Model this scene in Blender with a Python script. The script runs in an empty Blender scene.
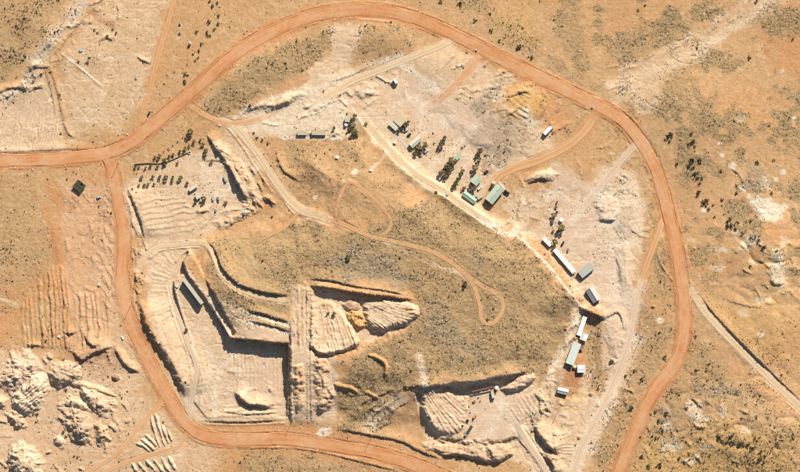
import bpy, math, random
import numpy as np
from mathutils import Vector

R = math.radians
# ------------------------------------------------------------------ camera, sky, sun, exposure
scn = bpy.context.scene
col = scn.collection
CAM_H = 2500.0
cam_d = bpy.data.cameras.new('camera')
cam = bpy.data.objects.new('camera', cam_d)
col.objects.link(cam)
cam.location = (0, 0, CAM_H)
cam_d.sensor_width = 36.0
cam_d.lens = 36.0 * CAM_H / 800.0
cam_d.clip_start = 10.0
cam_d.clip_end = 40000.0
scn.camera = cam

SUN_EL = 32.0
TO_SUN = Vector((0.41 * math.cos(R(SUN_EL)), 0.912 * math.cos(R(SUN_EL)), math.sin(R(SUN_EL)))).normalized()
wd = bpy.data.worlds.new('World')
scn.world = wd
wd.use_nodes = True
wn = wd.node_tree
for n in list(wn.nodes):
    wn.nodes.remove(n)
sky = wn.nodes.new('ShaderNodeTexSky')
sky.sky_type = 'NISHITA'
sky.sun_disc = False
sky.sun_elevation = R(SUN_EL)
sky.sun_rotation = math.atan2(TO_SUN.x, TO_SUN.y)
bg = wn.nodes.new('ShaderNodeBackground')
bg.inputs['Strength'].default_value = 0.06
wo = wn.nodes.new('ShaderNodeOutputWorld')
wn.links.new(sky.outputs[0], bg.inputs['Color'])
wn.links.new(bg.outputs[0], wo.inputs['Surface'])

sun_d = bpy.data.lights.new('sun', 'SUN')
sun_d.energy = 5.0
sun_d.angle = R(0.5)
sun_d.color = (1.0, 0.95, 0.87)
sun = bpy.data.objects.new('sun', sun_d)
col.objects.link(sun)
sun.rotation_euler = TO_SUN.to_track_quat('Z', 'Y').to_euler()
sun.location = TO_SUN * 900

scn.view_settings.view_transform = 'Standard'
scn.view_settings.look = 'None'
scn.view_settings.gamma = 1.0
scn.view_settings.use_curve_mapping = False
scn.view_settings.exposure = 0.78
scn.cycles.use_denoising = False
scn.cycles.filter_width = 1.1
scn.cycles.max_bounces = 4
scn.cycles.diffuse_bounces = 2
scn.cycles.caustics_reflective = False
scn.cycles.caustics_refractive = False

# ------------------------------------------------------------------ helpers
rng = np.random.default_rng(7)
random.seed(7)
GAIN = 1.62


def lin(c):
    c = c / 255.0
    return c / 12.92 if c <= 0.04045 else ((c + 0.055) / 1.055) ** 2.4


def soil(r, g, b, k=1.0):
    """albedo of a soil whose sunlit level ground reads (r, g, b)"""
    return tuple(min(lin(v) * k / GAIN, 0.85) for v in (r, g, b)) + (1.0,)


def W(px, py, z=0.0):
    """plan coordinates (east, south from the north-west corner, metres) to world"""
    return (px - 400.0, 236.0 - py, z)


def sm(x):
    x = np.clip(x, 0, 1)
    return x * x * (3 - 2 * x)


def spline(pts, step=4.0, jit=0.0, seed=0):
    p = np.array(pts, float)
    q = np.vstack([2 * p[0] - p[1], p, 2 * p[-1] - p[-2]])
    out = []
    for i in range(1, len(q) - 2):
        a, b, c, d = q[i - 1], q[i], q[i + 1], q[i + 2]
        n = max(1, int(np.linalg.norm(c - b) / step))
        for k in range(n):
            t = k / n
            out.append(0.5 * (2 * b + (c - a) * t + (2 * a - 5 * b + 4 * c - d) * t * t + (3 * b - a - 3 * c + d) * t ** 3))
    out.append(p[-1])
    out = np.array(out)
    if jit:
        out = out + np.random.default_rng(seed).normal(0, jit, out.shape)
    return out


# ------------------------------------------------------------------ the terrain grid (one sheet)
STEP = 0.8
ring = np.array([5, 12, 24, 48, 96, 200, 420, 900, 1900, 4000, 8000], float)
xs = np.concatenate([-24 - ring[::-1], np.arange(-24, 824.01, STEP), 824 + ring])
ys = np.concatenate([-24 - ring[::-1], np.arange(-24, 496.01, STEP), 496 + ring])
NX, NY = len(xs), len(ys)
NR = len(ring)
PX = np.broadcast_to(xs[None, :], (NY, NX))
PY = np.broadcast_to(ys[:, None], (NY, NX))


def vnoise(scale, seed, x=None, y=None):
    """smooth value noise in -1..1 on the grid axes"""
    L = np.random.default_rng(seed).uniform(-1, 1, (256, 256))
    sx, sy = (scale, scale) if np.isscalar(scale) else scale
    u = (xs if x is None else x) / sx + 31.7
    v = (ys if y is None else y) / sy + 17.3
    iu = np.floor(u).astype(int)
    iv = np.floor(v).astype(int)
    fu = sm(u - iu)
    fv = sm(v - iv)
    A = L[iv % 256] * (1 - fv)[:, None] + L[(iv + 1) % 256] * fv[:, None]
    return A[:, iu % 256] * (1 - fu)[None, :] + A[:, (iu + 1) % 256] * fu[None, :]


def fnoise(scale, octs, seed, gain=0.5):
    out = 0
    a, tot = 1.0, 0.0
    for o in range(octs):
        out = out + a * vnoise(scale / 2 ** o, seed + o * 13)
        tot += a
        a *= gain
    return out / tot


N3 = fnoise(3.2, 2, 101)
N8 = fnoise(9, 3, 102)
N20 = fnoise(22, 3, 103)
N60 = fnoise(60, 3, 104)
N150 = fnoise(150, 3, 105)


def window(pts, m):
    p = np.asarray(pts, float)
    x0, y0 = p.min(0) - m
    x1, y1 = p.max(0) + m
    return (slice(np.searchsorted(ys, y0), np.searchsorted(ys, y1)), slice(np.searchsorted(xs, x0), np.searchsorted(xs, x1)))


def line_field(pts, m):
    """window, distance, signed side (positive on the right hand of travel), arc length, all inside margin m of a polyline"""
    p = np.asarray(pts, float)
    w = window(p, m)
    sh = (w[0].stop - w[0].start, w[1].stop - w[1].start)
    D = np.full(sh, 1e6)
    S = np.ones(sh)
    T = np.zeros(sh)
    X, Y = PX[w], PY[w]
    acc = 0.0
    for a, b in zip(p[:-1], p[1:]):
        d = b - a
        L = float(np.hypot(*d))
        if L < 1e-6:
            continue
        d = d / L
        sw = window([a, b], m)
        ys_, xs_ = slice(sw[0].start - w[0].start, sw[0].stop - w[0].start), slice(sw[1].start - w[1].start, sw[1].stop - w[1].start)
        x, y = X[ys_, xs_] - a[0], Y[ys_, xs_] - a[1]
        t = np.clip(x * d[0] + y * d[1], 0, L)
        dd = np.hypot(x - t * d[0], y - t * d[1])
        cr = d[0] * y - d[1] * x
        better = dd < D[ys_, xs_]
        D[ys_, xs_] = np.where(better, dd, D[ys_, xs_])
        S[ys_, xs_] = np.where(better, np.sign(cr), S[ys_, xs_])
        T[ys_, xs_] = np.where(better, acc + t, T[ys_, xs_])
        acc += L
    return w, D, S, T, acc


def poly_field(pts, m):
    """window and signed distance (positive inside) of a closed polygon"""
    p = np.asarray(pts, float)
    q = np.vstack([p, p[:1]])
    w, D, _, _, _ = line_field(q, m)
    X, Y = PX[w], PY[w]
    ins = np.zeros(X.shape, bool)
    for (x0, y0), (x1, y1) in zip(q[:-1], q[1:]):
        if y0 == y1:
            continue
        ins ^= ((Y > min(y0, y1)) & (Y <= max(y0, y1))) & (X < (x1 - x0) * (Y - y0) / (y1 - y0) + x0)
    # the far interior of a large polygon keeps a distance of m
    D = np.minimum(D, m)
    return w, np.where(ins, D, -D)


H = 1.0 * N60 + 2.2 * N150
core = sm((np.minimum(PX + 24, 824 - PX)) / 40 + 1) * sm((np.minimum(PY + 24, 496 - PY)) / 40 + 1)
H = H * core + (1 - core) * 2.0 * N150

CH = {k: np.zeros((NY, NX), np.float32) for k in ('pale', 'pink', 'orange', 'veg', 'grey', 'yellow', 'white', 'brown')}
KEEP = np.ones((NY, NX), np.float32)      # where bushes and rough ground may be (0 on roads and yards)
ROUGH = np.full((NY, NX), 0.30, np.float32)


def paint(ch, k, pts, soft=8, rough=6):
    m = soft + rough + 2
    w, sd = poly_field(pts, max(m, 14))
    f = sm((sd + N8[w] * rough + N20[w] * rough * .6 + N3[w] * rough * .35) / (soft * .55) * .5 + .5) * k
    CH[ch][w] = CH[ch][w] + (1 - CH[ch][w]) * f


def stroke(ch, k, pts, width, soft=3, rough=2):
    w, D, S, T, L = line_field(spline(pts), width + soft + rough * 2 + 2)
    f = sm((width / 2 - D + N8[w] * rough + N3[w] * rough * .5) / soft * .5 + .5) * k
    CH[ch][w] = CH[ch][w] + (1 - CH[ch][w]) * f


def level(pts, z, tw=1.6, rough=1.0, gx=0.0, gy=0.0, k=1.0):
    """cut or fill a polygon to a level (a plane through its centre), with steep sides tw metres wide"""
    w, sd = poly_field(pts, max(tw + rough + 3, 12))
    c = np.mean(np.asarray(pts, float), 0)
    Z = z + gx * (PX[w] - c[0]) + gy * (PY[w] - c[1])
    f = sm((sd + N3[w] * rough * .6 + N8[w] * rough) / tw) * k
    H[w] = H[w] * (1 - f) + (Z + .25 * N20[w]) * f


LINES = []


def ledge(pts, h, side, decay=18, tw=1.5, rough=.8):
    """a scarp: ground raised by h on one side ('L' or 'R' of travel), falling back to nothing over decay metres"""
    p = spline(pts, 3)
    LINES.append((p, h))
    w, D, S, T, L = line_field(p, decay + 4)
    s = D * S * (1 if side == 'R' else -1)
    s = s + N8[w] * rough + N3[w] * rough * .5
    up = sm(s / tw + .5) * sm(1 - np.maximum(s, 0) / decay)
    e = min(L * .28, 18.0)
    # ends die out: distance beyond the end caps
    endf = sm(np.minimum(T, L - T) / e + .15)
    H[w] = H[w] + h * up * endf


def stripes(pts, wl, amp, ang=None, apex=None, soft=5, seed=3, target=None, m=12):
    """bulldozer and tipping furrows inside a polygon; parallel (ang, degrees from the x axis) or fanned from an apex"""
    w, sd = poly_field(pts, m)
    X, Y = PX[w], PY[w]
    if apex is None:
        u = -math.sin(R(ang)) * X + math.cos(R(ang)) * Y
        v = math.cos(R(ang)) * X + math.sin(R(ang)) * Y
    else:
        c = np.mean(np.asarray(pts, float), 0)
        r0 = np.hypot(c[0] - apex[0], c[1] - apex[1])
        u = np.arctan2(Y - apex[1], X - apex[0]) * r0
        v = np.hypot(X - apex[0], Y - apex[1])
    u = u / wl + .6 * N20[w] + .3 * N8[w]
    k = np.floor(u)
    f = u - k
    rs = np.random.default_rng(seed).uniform(.25, 1.35, 4096)
    a = rs[k.astype(int) % 4096]
    prof = np.where(f < .7, f / .7, (1 - f) / .3) * a * np.clip(0.85 + .7 * N20[w] + .5 * N8[w], 0, 1.6)
    hh = amp * prof * sm(sd / soft)
    if target is None:
        H[w] = H[w] + hh
    return w, hh


# ---- large landforms -------------------------------------------------------
HILL = [(195, 232), (240, 215), (290, 195), (285, 150), (330, 132), (368, 108), (410, 142), (440, 164), (508, 207), (555, 232), (596, 290), (580, 330), (560, 380), (540, 420), (480, 425), (400, 435), (330, 425), (285, 430), (200, 400), (175, 330), (165, 270)]
w, sd = poly_field(HILL, 70)
H[w] += 12.5 * sm((sd + 6 * N20[w]) / 70) + 1.2 * N20[w] * sm(sd / 20)
H += 5.0 * np.exp(-(((PX - 224) / 26) ** 2 + ((PY - 284) / 38) ** 2))
# eroded rises on the east and south-east side
for (cx, cy, rx, ry, h) in [(735, 425, 60, 40, 9), (775, 250, 40, 45, 7), (690, 120, 60, 50, 4), (770, 330, 50, 40, 5), (30, 30, 60, 60, 5), (520, 105, 28, 18, 3.5), (440, 65, 25, 18, 2.5), (260, 75, 50, 35, 4), (380, 40, 35, 18, 3)]:
    d2 = ((PX - cx) / rx) ** 2 + ((PY - cy) / ry) ** 2
    H += h * np.exp(-d2) * (1 + .25 * N20)
ero = np.exp(-(((PX - 735) / 75) ** 2 + ((PY - 425) / 55) ** 2)) + .8 * np.exp(-(((PX - 770) / 45) ** 2 + ((PY - 265) / 60) ** 2))
H += -2.2 * ero * (1 - np.abs(fnoise(26, 3, 210))) ** 4 + .6 * ero * N8

# ---- the pads, pits and quarry floors --------------------------------------
level([(355, 110), (375, 136), (397, 158), (416, 176), (441, 191), (466, 208), (494, 226), (505, 232), (518, 225), (530, 200), (545, 170), (530, 150), (480, 140), (455, 115), (435, 95), (405, 78), (375, 85)], -.3, 13, 3)
ledge([(352, 106), (372, 131), (395, 155), (416, 174), (441, 190), (466, 207), (494, 226), (510, 234)], 2.2, 'R', 16, 1.6, 1.2)
level([(516, 232), (535, 250), (553, 270), (574, 296), (583, 306), (606, 306), (625, 300), (630, 250), (620, 215), (590, 190), (560, 185), (540, 205)], -.8, 12, 3)
ledge([(512, 232), (535, 251), (553, 271), (574, 297), (584, 308)], 2.0, 'R', 14, 1.6, 1.2)
level([(225, 128), (250, 108), (300, 96), (345, 88), (352, 118), (345, 138), (284, 139), (262, 150), (250, 140)], .4, 10, 3)
level([(578, 312), (583, 309), (604, 318), (602, 332), (604, 360), (600, 385), (590, 405), (560, 402), (553, 396), (562, 366), (574, 338)], -2.4, 10, 2, gy=.035)
ledge([(578, 307), (586, 311), (596, 315), (606, 320)], 4.4, 'L', 12, 1.6, .6)
# west quarry: upper bench, then floor
level([(189, 250), (194, 253), (205, 275), (221, 303), (237, 332), (234, 338), (226, 330), (212, 310), (198, 292), (188, 276), (182, 262)], 7.4, 1.8, .6, gy=.035)
level([(173, 281), (183, 273), (189, 275), (200, 289), (214, 309), (231, 337), (289, 343), (290, 352), (288, 418), (206, 419), (192, 400), (198, 370), (188, 345), (177, 310)], 2.0, 1.5, .45, gy=-.014)
# trench above the tipping fans: a ledge, then the floor
level([(308, 283), (330, 286), (358, 291), (402, 296), (420, 303), (420, 314), (400, 334), (362, 354), (335, 358), (306, 352)], 7.2, 12, 2.5, k=.9)
ledge([(308, 279), (330, 280.5), (360, 287), (388, 291), (408, 295)], 2.6, 'L', 16, 1.6, .7)
ledge([(309, 286), (330, 288), (358, 293), (390, 297), (414, 300)], 3.4, 'L', 9, 1.4, .6)
ledge([(246, 309), (268, 315), (292, 323)], 2.4, 'L', 8, 1.5, .7)
ledge([(250, 320), (270, 325), (292, 331)], 2.0, 'L', 6, 1.4, .7)
ledge([(290.5, 318), (291, 340), (290.5, 380), (290, 426)], 2.1, 'L', 30, 1.3, .25)
# small steep hole on the north side of the west yard
level([(196, 160), (226, 160), (229, 166), (248, 201), (240, 210), (200, 216), (180, 205), (186, 175)], -1.5, 2.0, .4)
ledge([(227, 163), (236, 180), (247, 201)], 5.0, 'L', 14, 1.6, .4)
# south-east quarry
level([(412, 390), (450, 384), (505, 377), (534, 374), (536, 384), (528, 420), (518, 440), (490, 447), (440, 442), (418, 424)], 3.0, 7, 2.5, gy=-.005)
ledge([(412, 387.5), (426, 386), (450, 383), (480, 380), (505, 375), (530, 371)], 4.4, 'L', 16, 1.4, .5)
ledge([(402, 386), (412, 386.5), (424, 384)], 2.0, 'L', 8, 1.3, .4)

# ---- scarps ----------------------------------------------------------------
for a in [
    ([(139, 300), (143, 318), (151, 335), (161, 350), (172, 369), (180, 385), (183, 398)], 6.5, 'L', 42, 8.0, 2.2),
    ([(127, 188), (134, 204), (141, 224), (144, 240)], 3.2, 'L', 30, 2.6, 1.0),
    ([(126, 198), (130, 212), (132, 228)], 1.2, 'L', 8, 1.2, .5),
    ([(206, 134), (216, 149), (227, 163)], 2.8, 'L', 14, 1.6, .5),
    ([(204, 421), (240, 422), (281, 420)], 1.6, 'L', 15, 1.2, .3),
    ([(233, 393), (239, 396), (246, 403), (257, 406), (266, 407), (274, 405)], 5.5, 'L', 16, 3.4, 1.6),
    ([(222, 412), (250, 414), (276, 412)], 1.4, 'L', 6, 1.5, .5),
    ([(310, 345), (310, 385), (311, 424)], 1.1, 'L', 8, 1.2, .3),
    ([(309, 285), (309, 320), (310, 345)], .9, 'R', 8, 1.2, .3),
    ([(697, 294), (714, 315), (738, 341), (764, 366), (804, 405)], 1.3, 'L', 12, 1.2, .6),
    ([(527, 184), (534, 181), (541, 178.5), (551, 181)], 2.4, 'L', 12, 1.3, .8),
    ([(604, 319), (612, 315), (618, 313), (622, 321), (624, 331)], 1.4, 'L', 9, 1.2, .5),
    ([(598, 220), (605, 221), (612, 221), (617, 219)], 2.0, 'L', 9, 1.3, .6),
    ([(614, 255), (619, 268), (621, 284)], .8, 'L', 9, 1.3, .6),
    ([(242, 113), (262, 107), (280, 106), (298, 97)], 1.5, 'L', 12, 2, .6),
    ([(330, 82), (350, 76), (375, 64)], .9, 'L', 9, 1.2, .6),
    ([(337, 100), (345, 92), (352, 97), (357, 90)], 1.0, 'L', 6, 1.2, .8),
    ([(337, 429), (360, 433), (400, 441), (418, 450), (442, 460)], 1.9, 'L', 12, 1.4, .4),
    ([(262, 448.5), (300, 448.5), (337, 456), (385, 468), (400, 472)], 1.2, 'L', 8, 1.3, .5),
    ([(-20, 154), (20, 152), (60, 150), (92, 149)], 1.0, 'L', 10, 1.2, .5),
    ([(-20, 169), (40, 167), (90, 164)], .8, 'L', 8, 1.2, .4),
    ([(276, 152), (279, 163), (284, 172), (300, 182)], 1.7, 'L', 9, 1.6, .7),
    ([(83, 334), (90, 344), (96, 346), (100, 343)], 3.0, 'L', 16, 2.2, 1.2),
    ([(64, 332), (70, 334), (76, 332)], 2.4, 'L', 12, 2.0, .8),
    ([(70, 350), (77, 357), (84, 360), (92, 354), (104, 350), (114, 347)], 4.2, 'L', 22, 2.6, 1.2),
    ([(114, 347), (120, 358), (128, 367), (140, 373)], 3.0, 'L', 9, 2.2, .8),
    ([(534, 424), (537, 433), (544, 442), (552, 449), (559, 455)], 6.0, 'L', 22, 4.0, 1.2),
    ([(543, 455), (550, 462), (556, 476)], 5.0, 'L', 14, 4.0, 1.5),
    ([(533, 392), (540, 402), (536, 412), (533, 424)], 1.6, 'L', 10, 1.6, 1.2),
    ([(565, 92), (576, 99), (588, 107)], .7, 'R', 6, 1.2, .5),
    ([(587, 108), (580, 117), (575, 124)], .8, 'L', 6, 1.2, .5),
    ([(505, 97), (514, 96), (524, 92), (534, 92)], 1.4, 'L', 8, 1.4, .8),
    ([(48, 62), (56, 88), (60, 106), (64, 125)], .9, 'L', 7, 1.2, .4),
    ([(44, 64), (52, 95), (56, 122)], .7, 'L', 6, 1.2, .4),
    ([(63, 122), (68, 134), (75, 138)], .9, 'L', 7, 1.2, .5),
    ([(-5, 96), (8, 90), (18, 89), (28, 92)], 1.6, 'L', 9, 1.4, 1.0),
    ([(32, 68), (42, 68), (52, 67)], 1.3, 'L', 7, 1.3, .8),
    ([(58, 54), (72, 34), (82, 22), (92, 6)], 1.0, 'L', 6, 1.3, .8),
    ([(36, 62), (52, 40), (66, 20), (76, 2)], .9, 'L', 6, 1.3, .8),
    ([(200, 255), (208, 256), (216, 272), (228, 286), (248, 296)], .01, 'L', 8, 1.2, .8),
    ([(204, 241), (214, 249), (223, 268), (236, 281), (252, 289), (270, 293), (290, 296)], 3.4, 'L', 14, 1.8, .5),
    ([(470, 210), (488, 222), (497, 229), (509, 223), (514, 212)], 1.0, 'L', 7, 1.2, .8),
    ([(517, 221), (518, 208), (522, 195)], 1.2, 'R', 7, 1.3, 1.0),
    ([(384, 150), (402, 168), (428, 188), (452, 200), (480, 222)], 1.0, 'R', 8, 1.3, .8),
    ([(100, 45), (106, 38), (112, 40), (116, 34)], 1.2, 'L', 6, 1.4, 1.0),
    ([(117, 3), (119, 12), (116, 20)], .9, 'L', 5, 1.2, .8),
    ([(136, 57), (144, 61), (151, 64)], 1.2, 'L', 5, 1.2, .6),
    ([(512, 432), (524, 446), (545, 470)], 1.2, 'L', 5, 1.2, .4),
    ([(503, 416), (515, 426), (535, 455), (545, 476)], 1.0, 'L', 5, 1.2, .4),
    ([(472, 443), (482, 446), (490, 450), (493, 460)], 1.5, 'L', 8, 1.6, 1.2),
    ([(196, 213), (203, 212), (210, 210.5)], 1.3, 'L', 6, 1.1, .2),
    ([(300, 398), (322, 408), (345, 400)], .5, 'L', 8, 1.5, .8),
    ([(350, 425), (362, 405), (378, 396), (400, 388)], 1.0, 'L', 8, 1.3, 1.2),
    ([(360, 432), (372, 414), (388, 402), (402, 394)], .8, 'R', 6, 1.3, 1.2),
    ([(728, 168), (735, 172), (741, 180), (748, 192)], .8, 'L', 8, 1.6, 1.2),
    ([(768, 280), (775, 285), (785, 283)], 1.4, 'L', 8, 1.4, .8),
    ([(690, 398), (697, 404), (702, 408)], 1.8, 'L', 8, 1.6, 1.0),
    ([(725, 300), (745, 306), (765, 308)], .9, 'L', 9, 1.5, 1.0),
]:
    ledge(*a)

def berm(pts, h, wd):
    w, D, S, T, L = line_field(spline(pts, 3), wd * 3 + 2)
    H[w] += h * np.exp(-((D + .25 * N3[w]) / wd) ** 2) * np.clip(.8 + .6 * N8[w] + .5 * N3[w], .15, 1.5)


for a in [([(292.6, 338), (293, 380), (292.4, 420)], 1.5, .9), ([(308, 290), (308.4, 350), (308.6, 422)], 1.1, .8), ([(313, 300), (312, 350), (312.6, 420)], .9, .8),
          ([(299, 290), (300, 345)], .9, .8), ([(304, 288), (304.4, 345)], .7, .8), ([(166, 286), (171, 308), (179, 332), (189, 358), (193, 384)], .9, .9),
          ([(174, 284), (178, 302), (186, 326), (194, 350)], .8, .9), ([(150, 258), (160, 251), (178, 248), (198, 247)], .8, .9), ([(143, 262), (150, 254), (165, 249)], .8, .8),
          ([(196, 358), (203, 380), (200, 405)], .7, .9), ([(62, 54), (80, 68), (100, 85)], .6, .8), ([(176, 262), (182, 254), (190, 250)], 1.2, 1.0),
          ([(205, 424), (240, 425), (284, 423)], .8, .8), ([(250, 120), (285, 132), (290, 180)], .01, 1), ([(240, 132), (252, 150), (268, 176), (284, 202), (296, 216)], .7, .9),
          ([(228, 128), (242, 146), (256, 168), (272, 192)], .8, .9), ([(128, 232), (133, 262), (131, 290)], .8, .9), ([(135, 245), (137, 270), (134, 300), (142, 325), (152, 345)], .9, 1.0),
          ([(505, 412), (520, 434), (540, 464)], .8, .8), ([(511, 408), (528, 432), (548, 462)], .8, .8), ([(702, 303), (730, 334), (770, 373), (806, 407)], .7, .8), ([(694, 300), (722, 336), (762, 376), (800, 414)], .7, .8),
          ([(572, 318), (556, 352), (540, 388), (532, 420)], .8, .9), ([(580, 316), (562, 356), (546, 392), (537, 424)], .7, .9), ([(640, 265), (634, 300), (628, 340), (612, 380)], .5, .8),
          ([(648, 262), (644, 290), (640, 330)], .5, .8), ([(655, 240), (660, 262), (672, 280)], .6, .9), ([(268, 36), (300, 22), (340, 18), (390, 22)], .6, .9)]:
    berm(*a)

# ---- furrows ----------------------------------------------------------------
for a in [
    ([(18, 306), (50, 264), (66, 264), (74, 310), (72, 350), (22, 350)], 4.6, 1.6, 87),
    ([(70, 292), (113, 290), (114, 348), (82, 350), (70, 332)], 5.2, 1.5, 85),
    ([(-10, 102), (40, 72), (52, 90), (62, 150), (-10, 152)], 3.6, .36, 100),
    ([(20, 122), (60, 118), (66, 150), (10, 152)], 2.8, .75, 97),
    ([(62, 110), (100, 95), (130, 110), (100, 145), (66, 140)], 4.2, .28, 110),
    ([(92, 0), (172, 0), (145, 95), (105, 95), (88, 60)], 3.6, .32, 108),
    ([(134, 192), (185, 196), (198, 215), (195, 235), (150, 238), (140, 222)], 5.5, .45, -9),
    ([(226, 352), (284, 352), (284, 396), (230, 392)], 4.0, .40, 88),
    ([(222, 402), (280, 400), (280, 420), (215, 420)], 4.6, .8, -4),
    ([(504, 98), (524, 92), (532, 105), (528, 120), (505, 122)], 4.6, 1.1, 42),
    ([(292, 285), (312, 285), (312, 345), (292, 345)], 4.4, .5, 89),
    ([(200, 352), (216, 352), (220, 410), (196, 410)], 5, .35, 70),
    ([(515, 395), (536, 390), (545, 400), (535, 430), (515, 415)], 4.2, .6, 60),
    ([(575, 430), (640, 395), (600, 480), (560, 480)], 6, .22, 104),
    ([(560, 442), (575, 440), (575, 460), (560, 455)], 3.4, .5, 3),
]:
    stripes(*a)
stripes([(150, 250), (180, 246), (178, 262), (170, 285), (176, 330), (188, 380), (178, 380), (160, 345), (148, 300)], 3.6, .55, apex=(196, 290))
stripes([(340, 140), (350, 150), (410, 215), (330, 210)], 7, .10, 30)

# ------------------------------------------------------------------ roads and tracks: data
ROADS = [
    # name, label note, width, style, points
    ('ring_road', 13.0, 'red', [(-420, 176), (-240, 170), (-60, 163), (-20, 161), (40, 160), (80, 157), (103, 154), (125, 146), (150, 128), (175, 107), (200, 85), (225, 62), (250, 44), (280, 28), (310, 17), (340, 11), (370, 10), (400, 14), (430, 24), (460, 38), (490, 53), (520, 68), (550, 83), (580, 97), (605, 109), (624, 122), (638, 139), (652, 161), (662, 190), (669, 218), (675, 240), (680.4, 273), (683.5, 298), (684.5, 325), (681, 350), (672, 368), (657, 387), (648, 403), (640, 421), (630, 444), (622, 464), (614, 485), (600, 520), (560, 620), (500, 760)]),
    ('south_road', 13.0, 'red', [(106, 155), (111, 166), (116, 190), (121, 215), (124, 240), (122, 270), (123, 295), (130, 322), (145, 354), (165, 391), (182, 419), (198, 433), (215, 438), (245, 440), (280, 439), (310, 442), (340, 447), (370, 452), (400, 460), (430, 471), (470, 488), (520, 510), (640, 560), (820, 610)]),
    ('dirt_track', 6.0, 'tan', [(230, -240), (200, -120), (180, -40), (176, -10), (171, 12), (160, 50), (149, 93), (143, 112), (136, 132)]),
    ('dirt_track', 5.5, 'tan', [(188, 104), (205, 115), (225, 123), (242, 123), (258, 119), (270, 113)]),
    ('dirt_track', 8.0, 'pale', [(222, 121), (234, 126), (246, 139), (262, 161), (275, 181), (290, 201), (302, 211), (318, 216), (332, 221)]),
    ('dirt_track', 4.6, 'tan', [(312, 214), (328, 219), (345, 225), (370, 236), (400, 243), (430, 251), (450, 262), (465, 274), (480, 285), (492, 291), (501, 299), (502, 310), (495, 321), (487, 323), (481, 318), (479, 303), (473, 285), (464, 274)]),
    ('dirt_track', 4.0, 'tan', [(300, 212), (285, 227), (270, 235), (256, 243)]),
    ('dirt_track', 3.0, 'tan', [(335, 221), (338, 204), (343, 190), (350, 182.5), (360, 187), (372, 197), (384, 210), (391, 221), (388, 231), (377, 237)]),
    ('dirt_track', 7.0, 'pale', [(322, 101), (335, 92), (352, 81), (378, 71), (402, 61), (428, 51), (446, 43), (456, 37)]),
    ('dirt_track', 8.0, 'red', [(483, 50), (476, 60), (465, 74), (450, 90), (436, 102), (424, 110)]),
    ('dirt_track', 9.0, 'tan', [(600, 108), (592, 121), (580, 136), (562, 149), (538, 160), (514, 168), (500, 175), (490, 186), (480, 200)]),
    ('dirt_track', 7.0, 'pink', [(640, 143), (631, 150), (617, 166), (600, 187), (585, 205), (572, 222)]),
    ('dirt_track', 6.5, 'tan', [(668, 205), (663, 220), (656, 240), (646, 266), (640, 284)]),
    ('dirt_track', 7.0, 'pink', [(641, 282), (636, 302), (632, 325), (627, 348), (618, 372), (605, 402), (592, 428), (580, 452), (572, 480), (560, 520), (530, 600)]),
    ('dirt_track', 8.0, 'pale', [(687, 286), (696, 298), (708, 315), (734, 343), (760, 369), (785, 393), (812, 419), (840, 446), (920, 520), (1040, 620)]),
    ('dirt_track', 5.0, 'tan', [(165, 396), (158, 407), (146, 419), (136, 430), (127, 443), (115, 455), (98, 466), (80, 478), (50, 500)]),
    ('dirt_track', 4.5, 'tan', [(188, 428), (183, 440), (178, 447), (163, 451), (146, 456), (125, 463), (108, 470), (90, 484)]),
    ('dirt_track', 4.5, 'pale', [(139, 268), (145, 256), (158, 247), (175, 245), (192, 243.5), (203, 243.5), (210, 248), (215, 258), (221, 271), (233, 284), (250, 293), (268, 298), (289, 301)]),
    ('dirt_track', 4.5, 'pink', [(170, 284), (174, 300), (181, 322), (189, 345), (197, 366), (195, 384), (191, 402), (190, 418)]),
    ('dirt_track', 5.5, 'pale', [(360, 113), (374, 133), (396, 156), (417, 175), (442, 190), (466, 207), (490, 223)]),
    ('dirt_track', 6.0, 'pink', [(503, 408), (512, 419), (522, 434), (534, 452), (546, 470), (560, 490)]),
    ('dirt_track', 3.5, 'pale', [(-20, 294), (0, 299), (10, 302), (17, 305)]),
]

ROADS_SOFT = [r_ for r_ in ROADS if r_[0] == 'dirt_track']

# ---- soils ------------------------------------------------------------------
paint('veg', .85, [(205, 250), (225, 238), (262, 232), (300, 222), (345, 232), (400, 215), (430, 200), (470, 215), (515, 240), (545, 275), (570, 305), (565, 345), (545, 372), (500, 371), (440, 378), (405, 390), (385, 432), (342, 430), (337, 390), (365, 350), (400, 337), (425, 310), (415, 295), (380, 285), (300, 277), (290, 300), (288, 330), (240, 325), (215, 290)])
paint('veg', .35, [(282, 140), (345, 140), (380, 155), (410, 180), (400, 215), (345, 220), (300, 205), (290, 175)])
paint('veg', .28, [(-60, 172), (33, 175), (40, 200), (50, 240), (55, 268), (20, 306), (-60, 335)], 5, 4)
paint('veg', .55, [(-60, -60), (85, -60), (60, 8), (30, 52), (0, 88), (-60, 120)], 6, 5)
paint('veg', .75, [(204, 116), (215, 92), (250, 62), (290, 46), (333, 30), (330, 50), (290, 80), (262, 95), (230, 114)], 6, 4)
paint('veg', .5, [(360, 25), (400, 24), (410, 45), (375, 58), (355, 50)])
paint('veg', .5, [(640, 402), (665, 372), (692, 330), (740, 380), (790, 430), (800, 490), (610, 490)], 14, 12)
paint('veg', .5, [(640, 300), (672, 330), (660, 375), (620, 440), (600, 470), (590, 450), (625, 370)])
paint('veg', .6, [(557, 10), (575, 8), (590, 30), (585, 60), (565, 55), (555, 30)], 8, 8)
paint('veg', .6, [(660, 60), (680, 65), (715, 105), (700, 125), (665, 90)], 8, 10)
paint('veg', .6, [(690, 110), (712, 118), (690, 150), (692, 200), (675, 160)], 8, 8)
paint('veg', .5, [(600, 35), (650, 25), (690, 10), (700, 20), (650, 60), (605, 70)], 8, 12)
paint('veg', .5, [(440, -20), (470, 10), (500, 40), (540, 62), (600, 95), (606, 88), (545, 48), (500, 20), (470, -20)], 6, 8)
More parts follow.
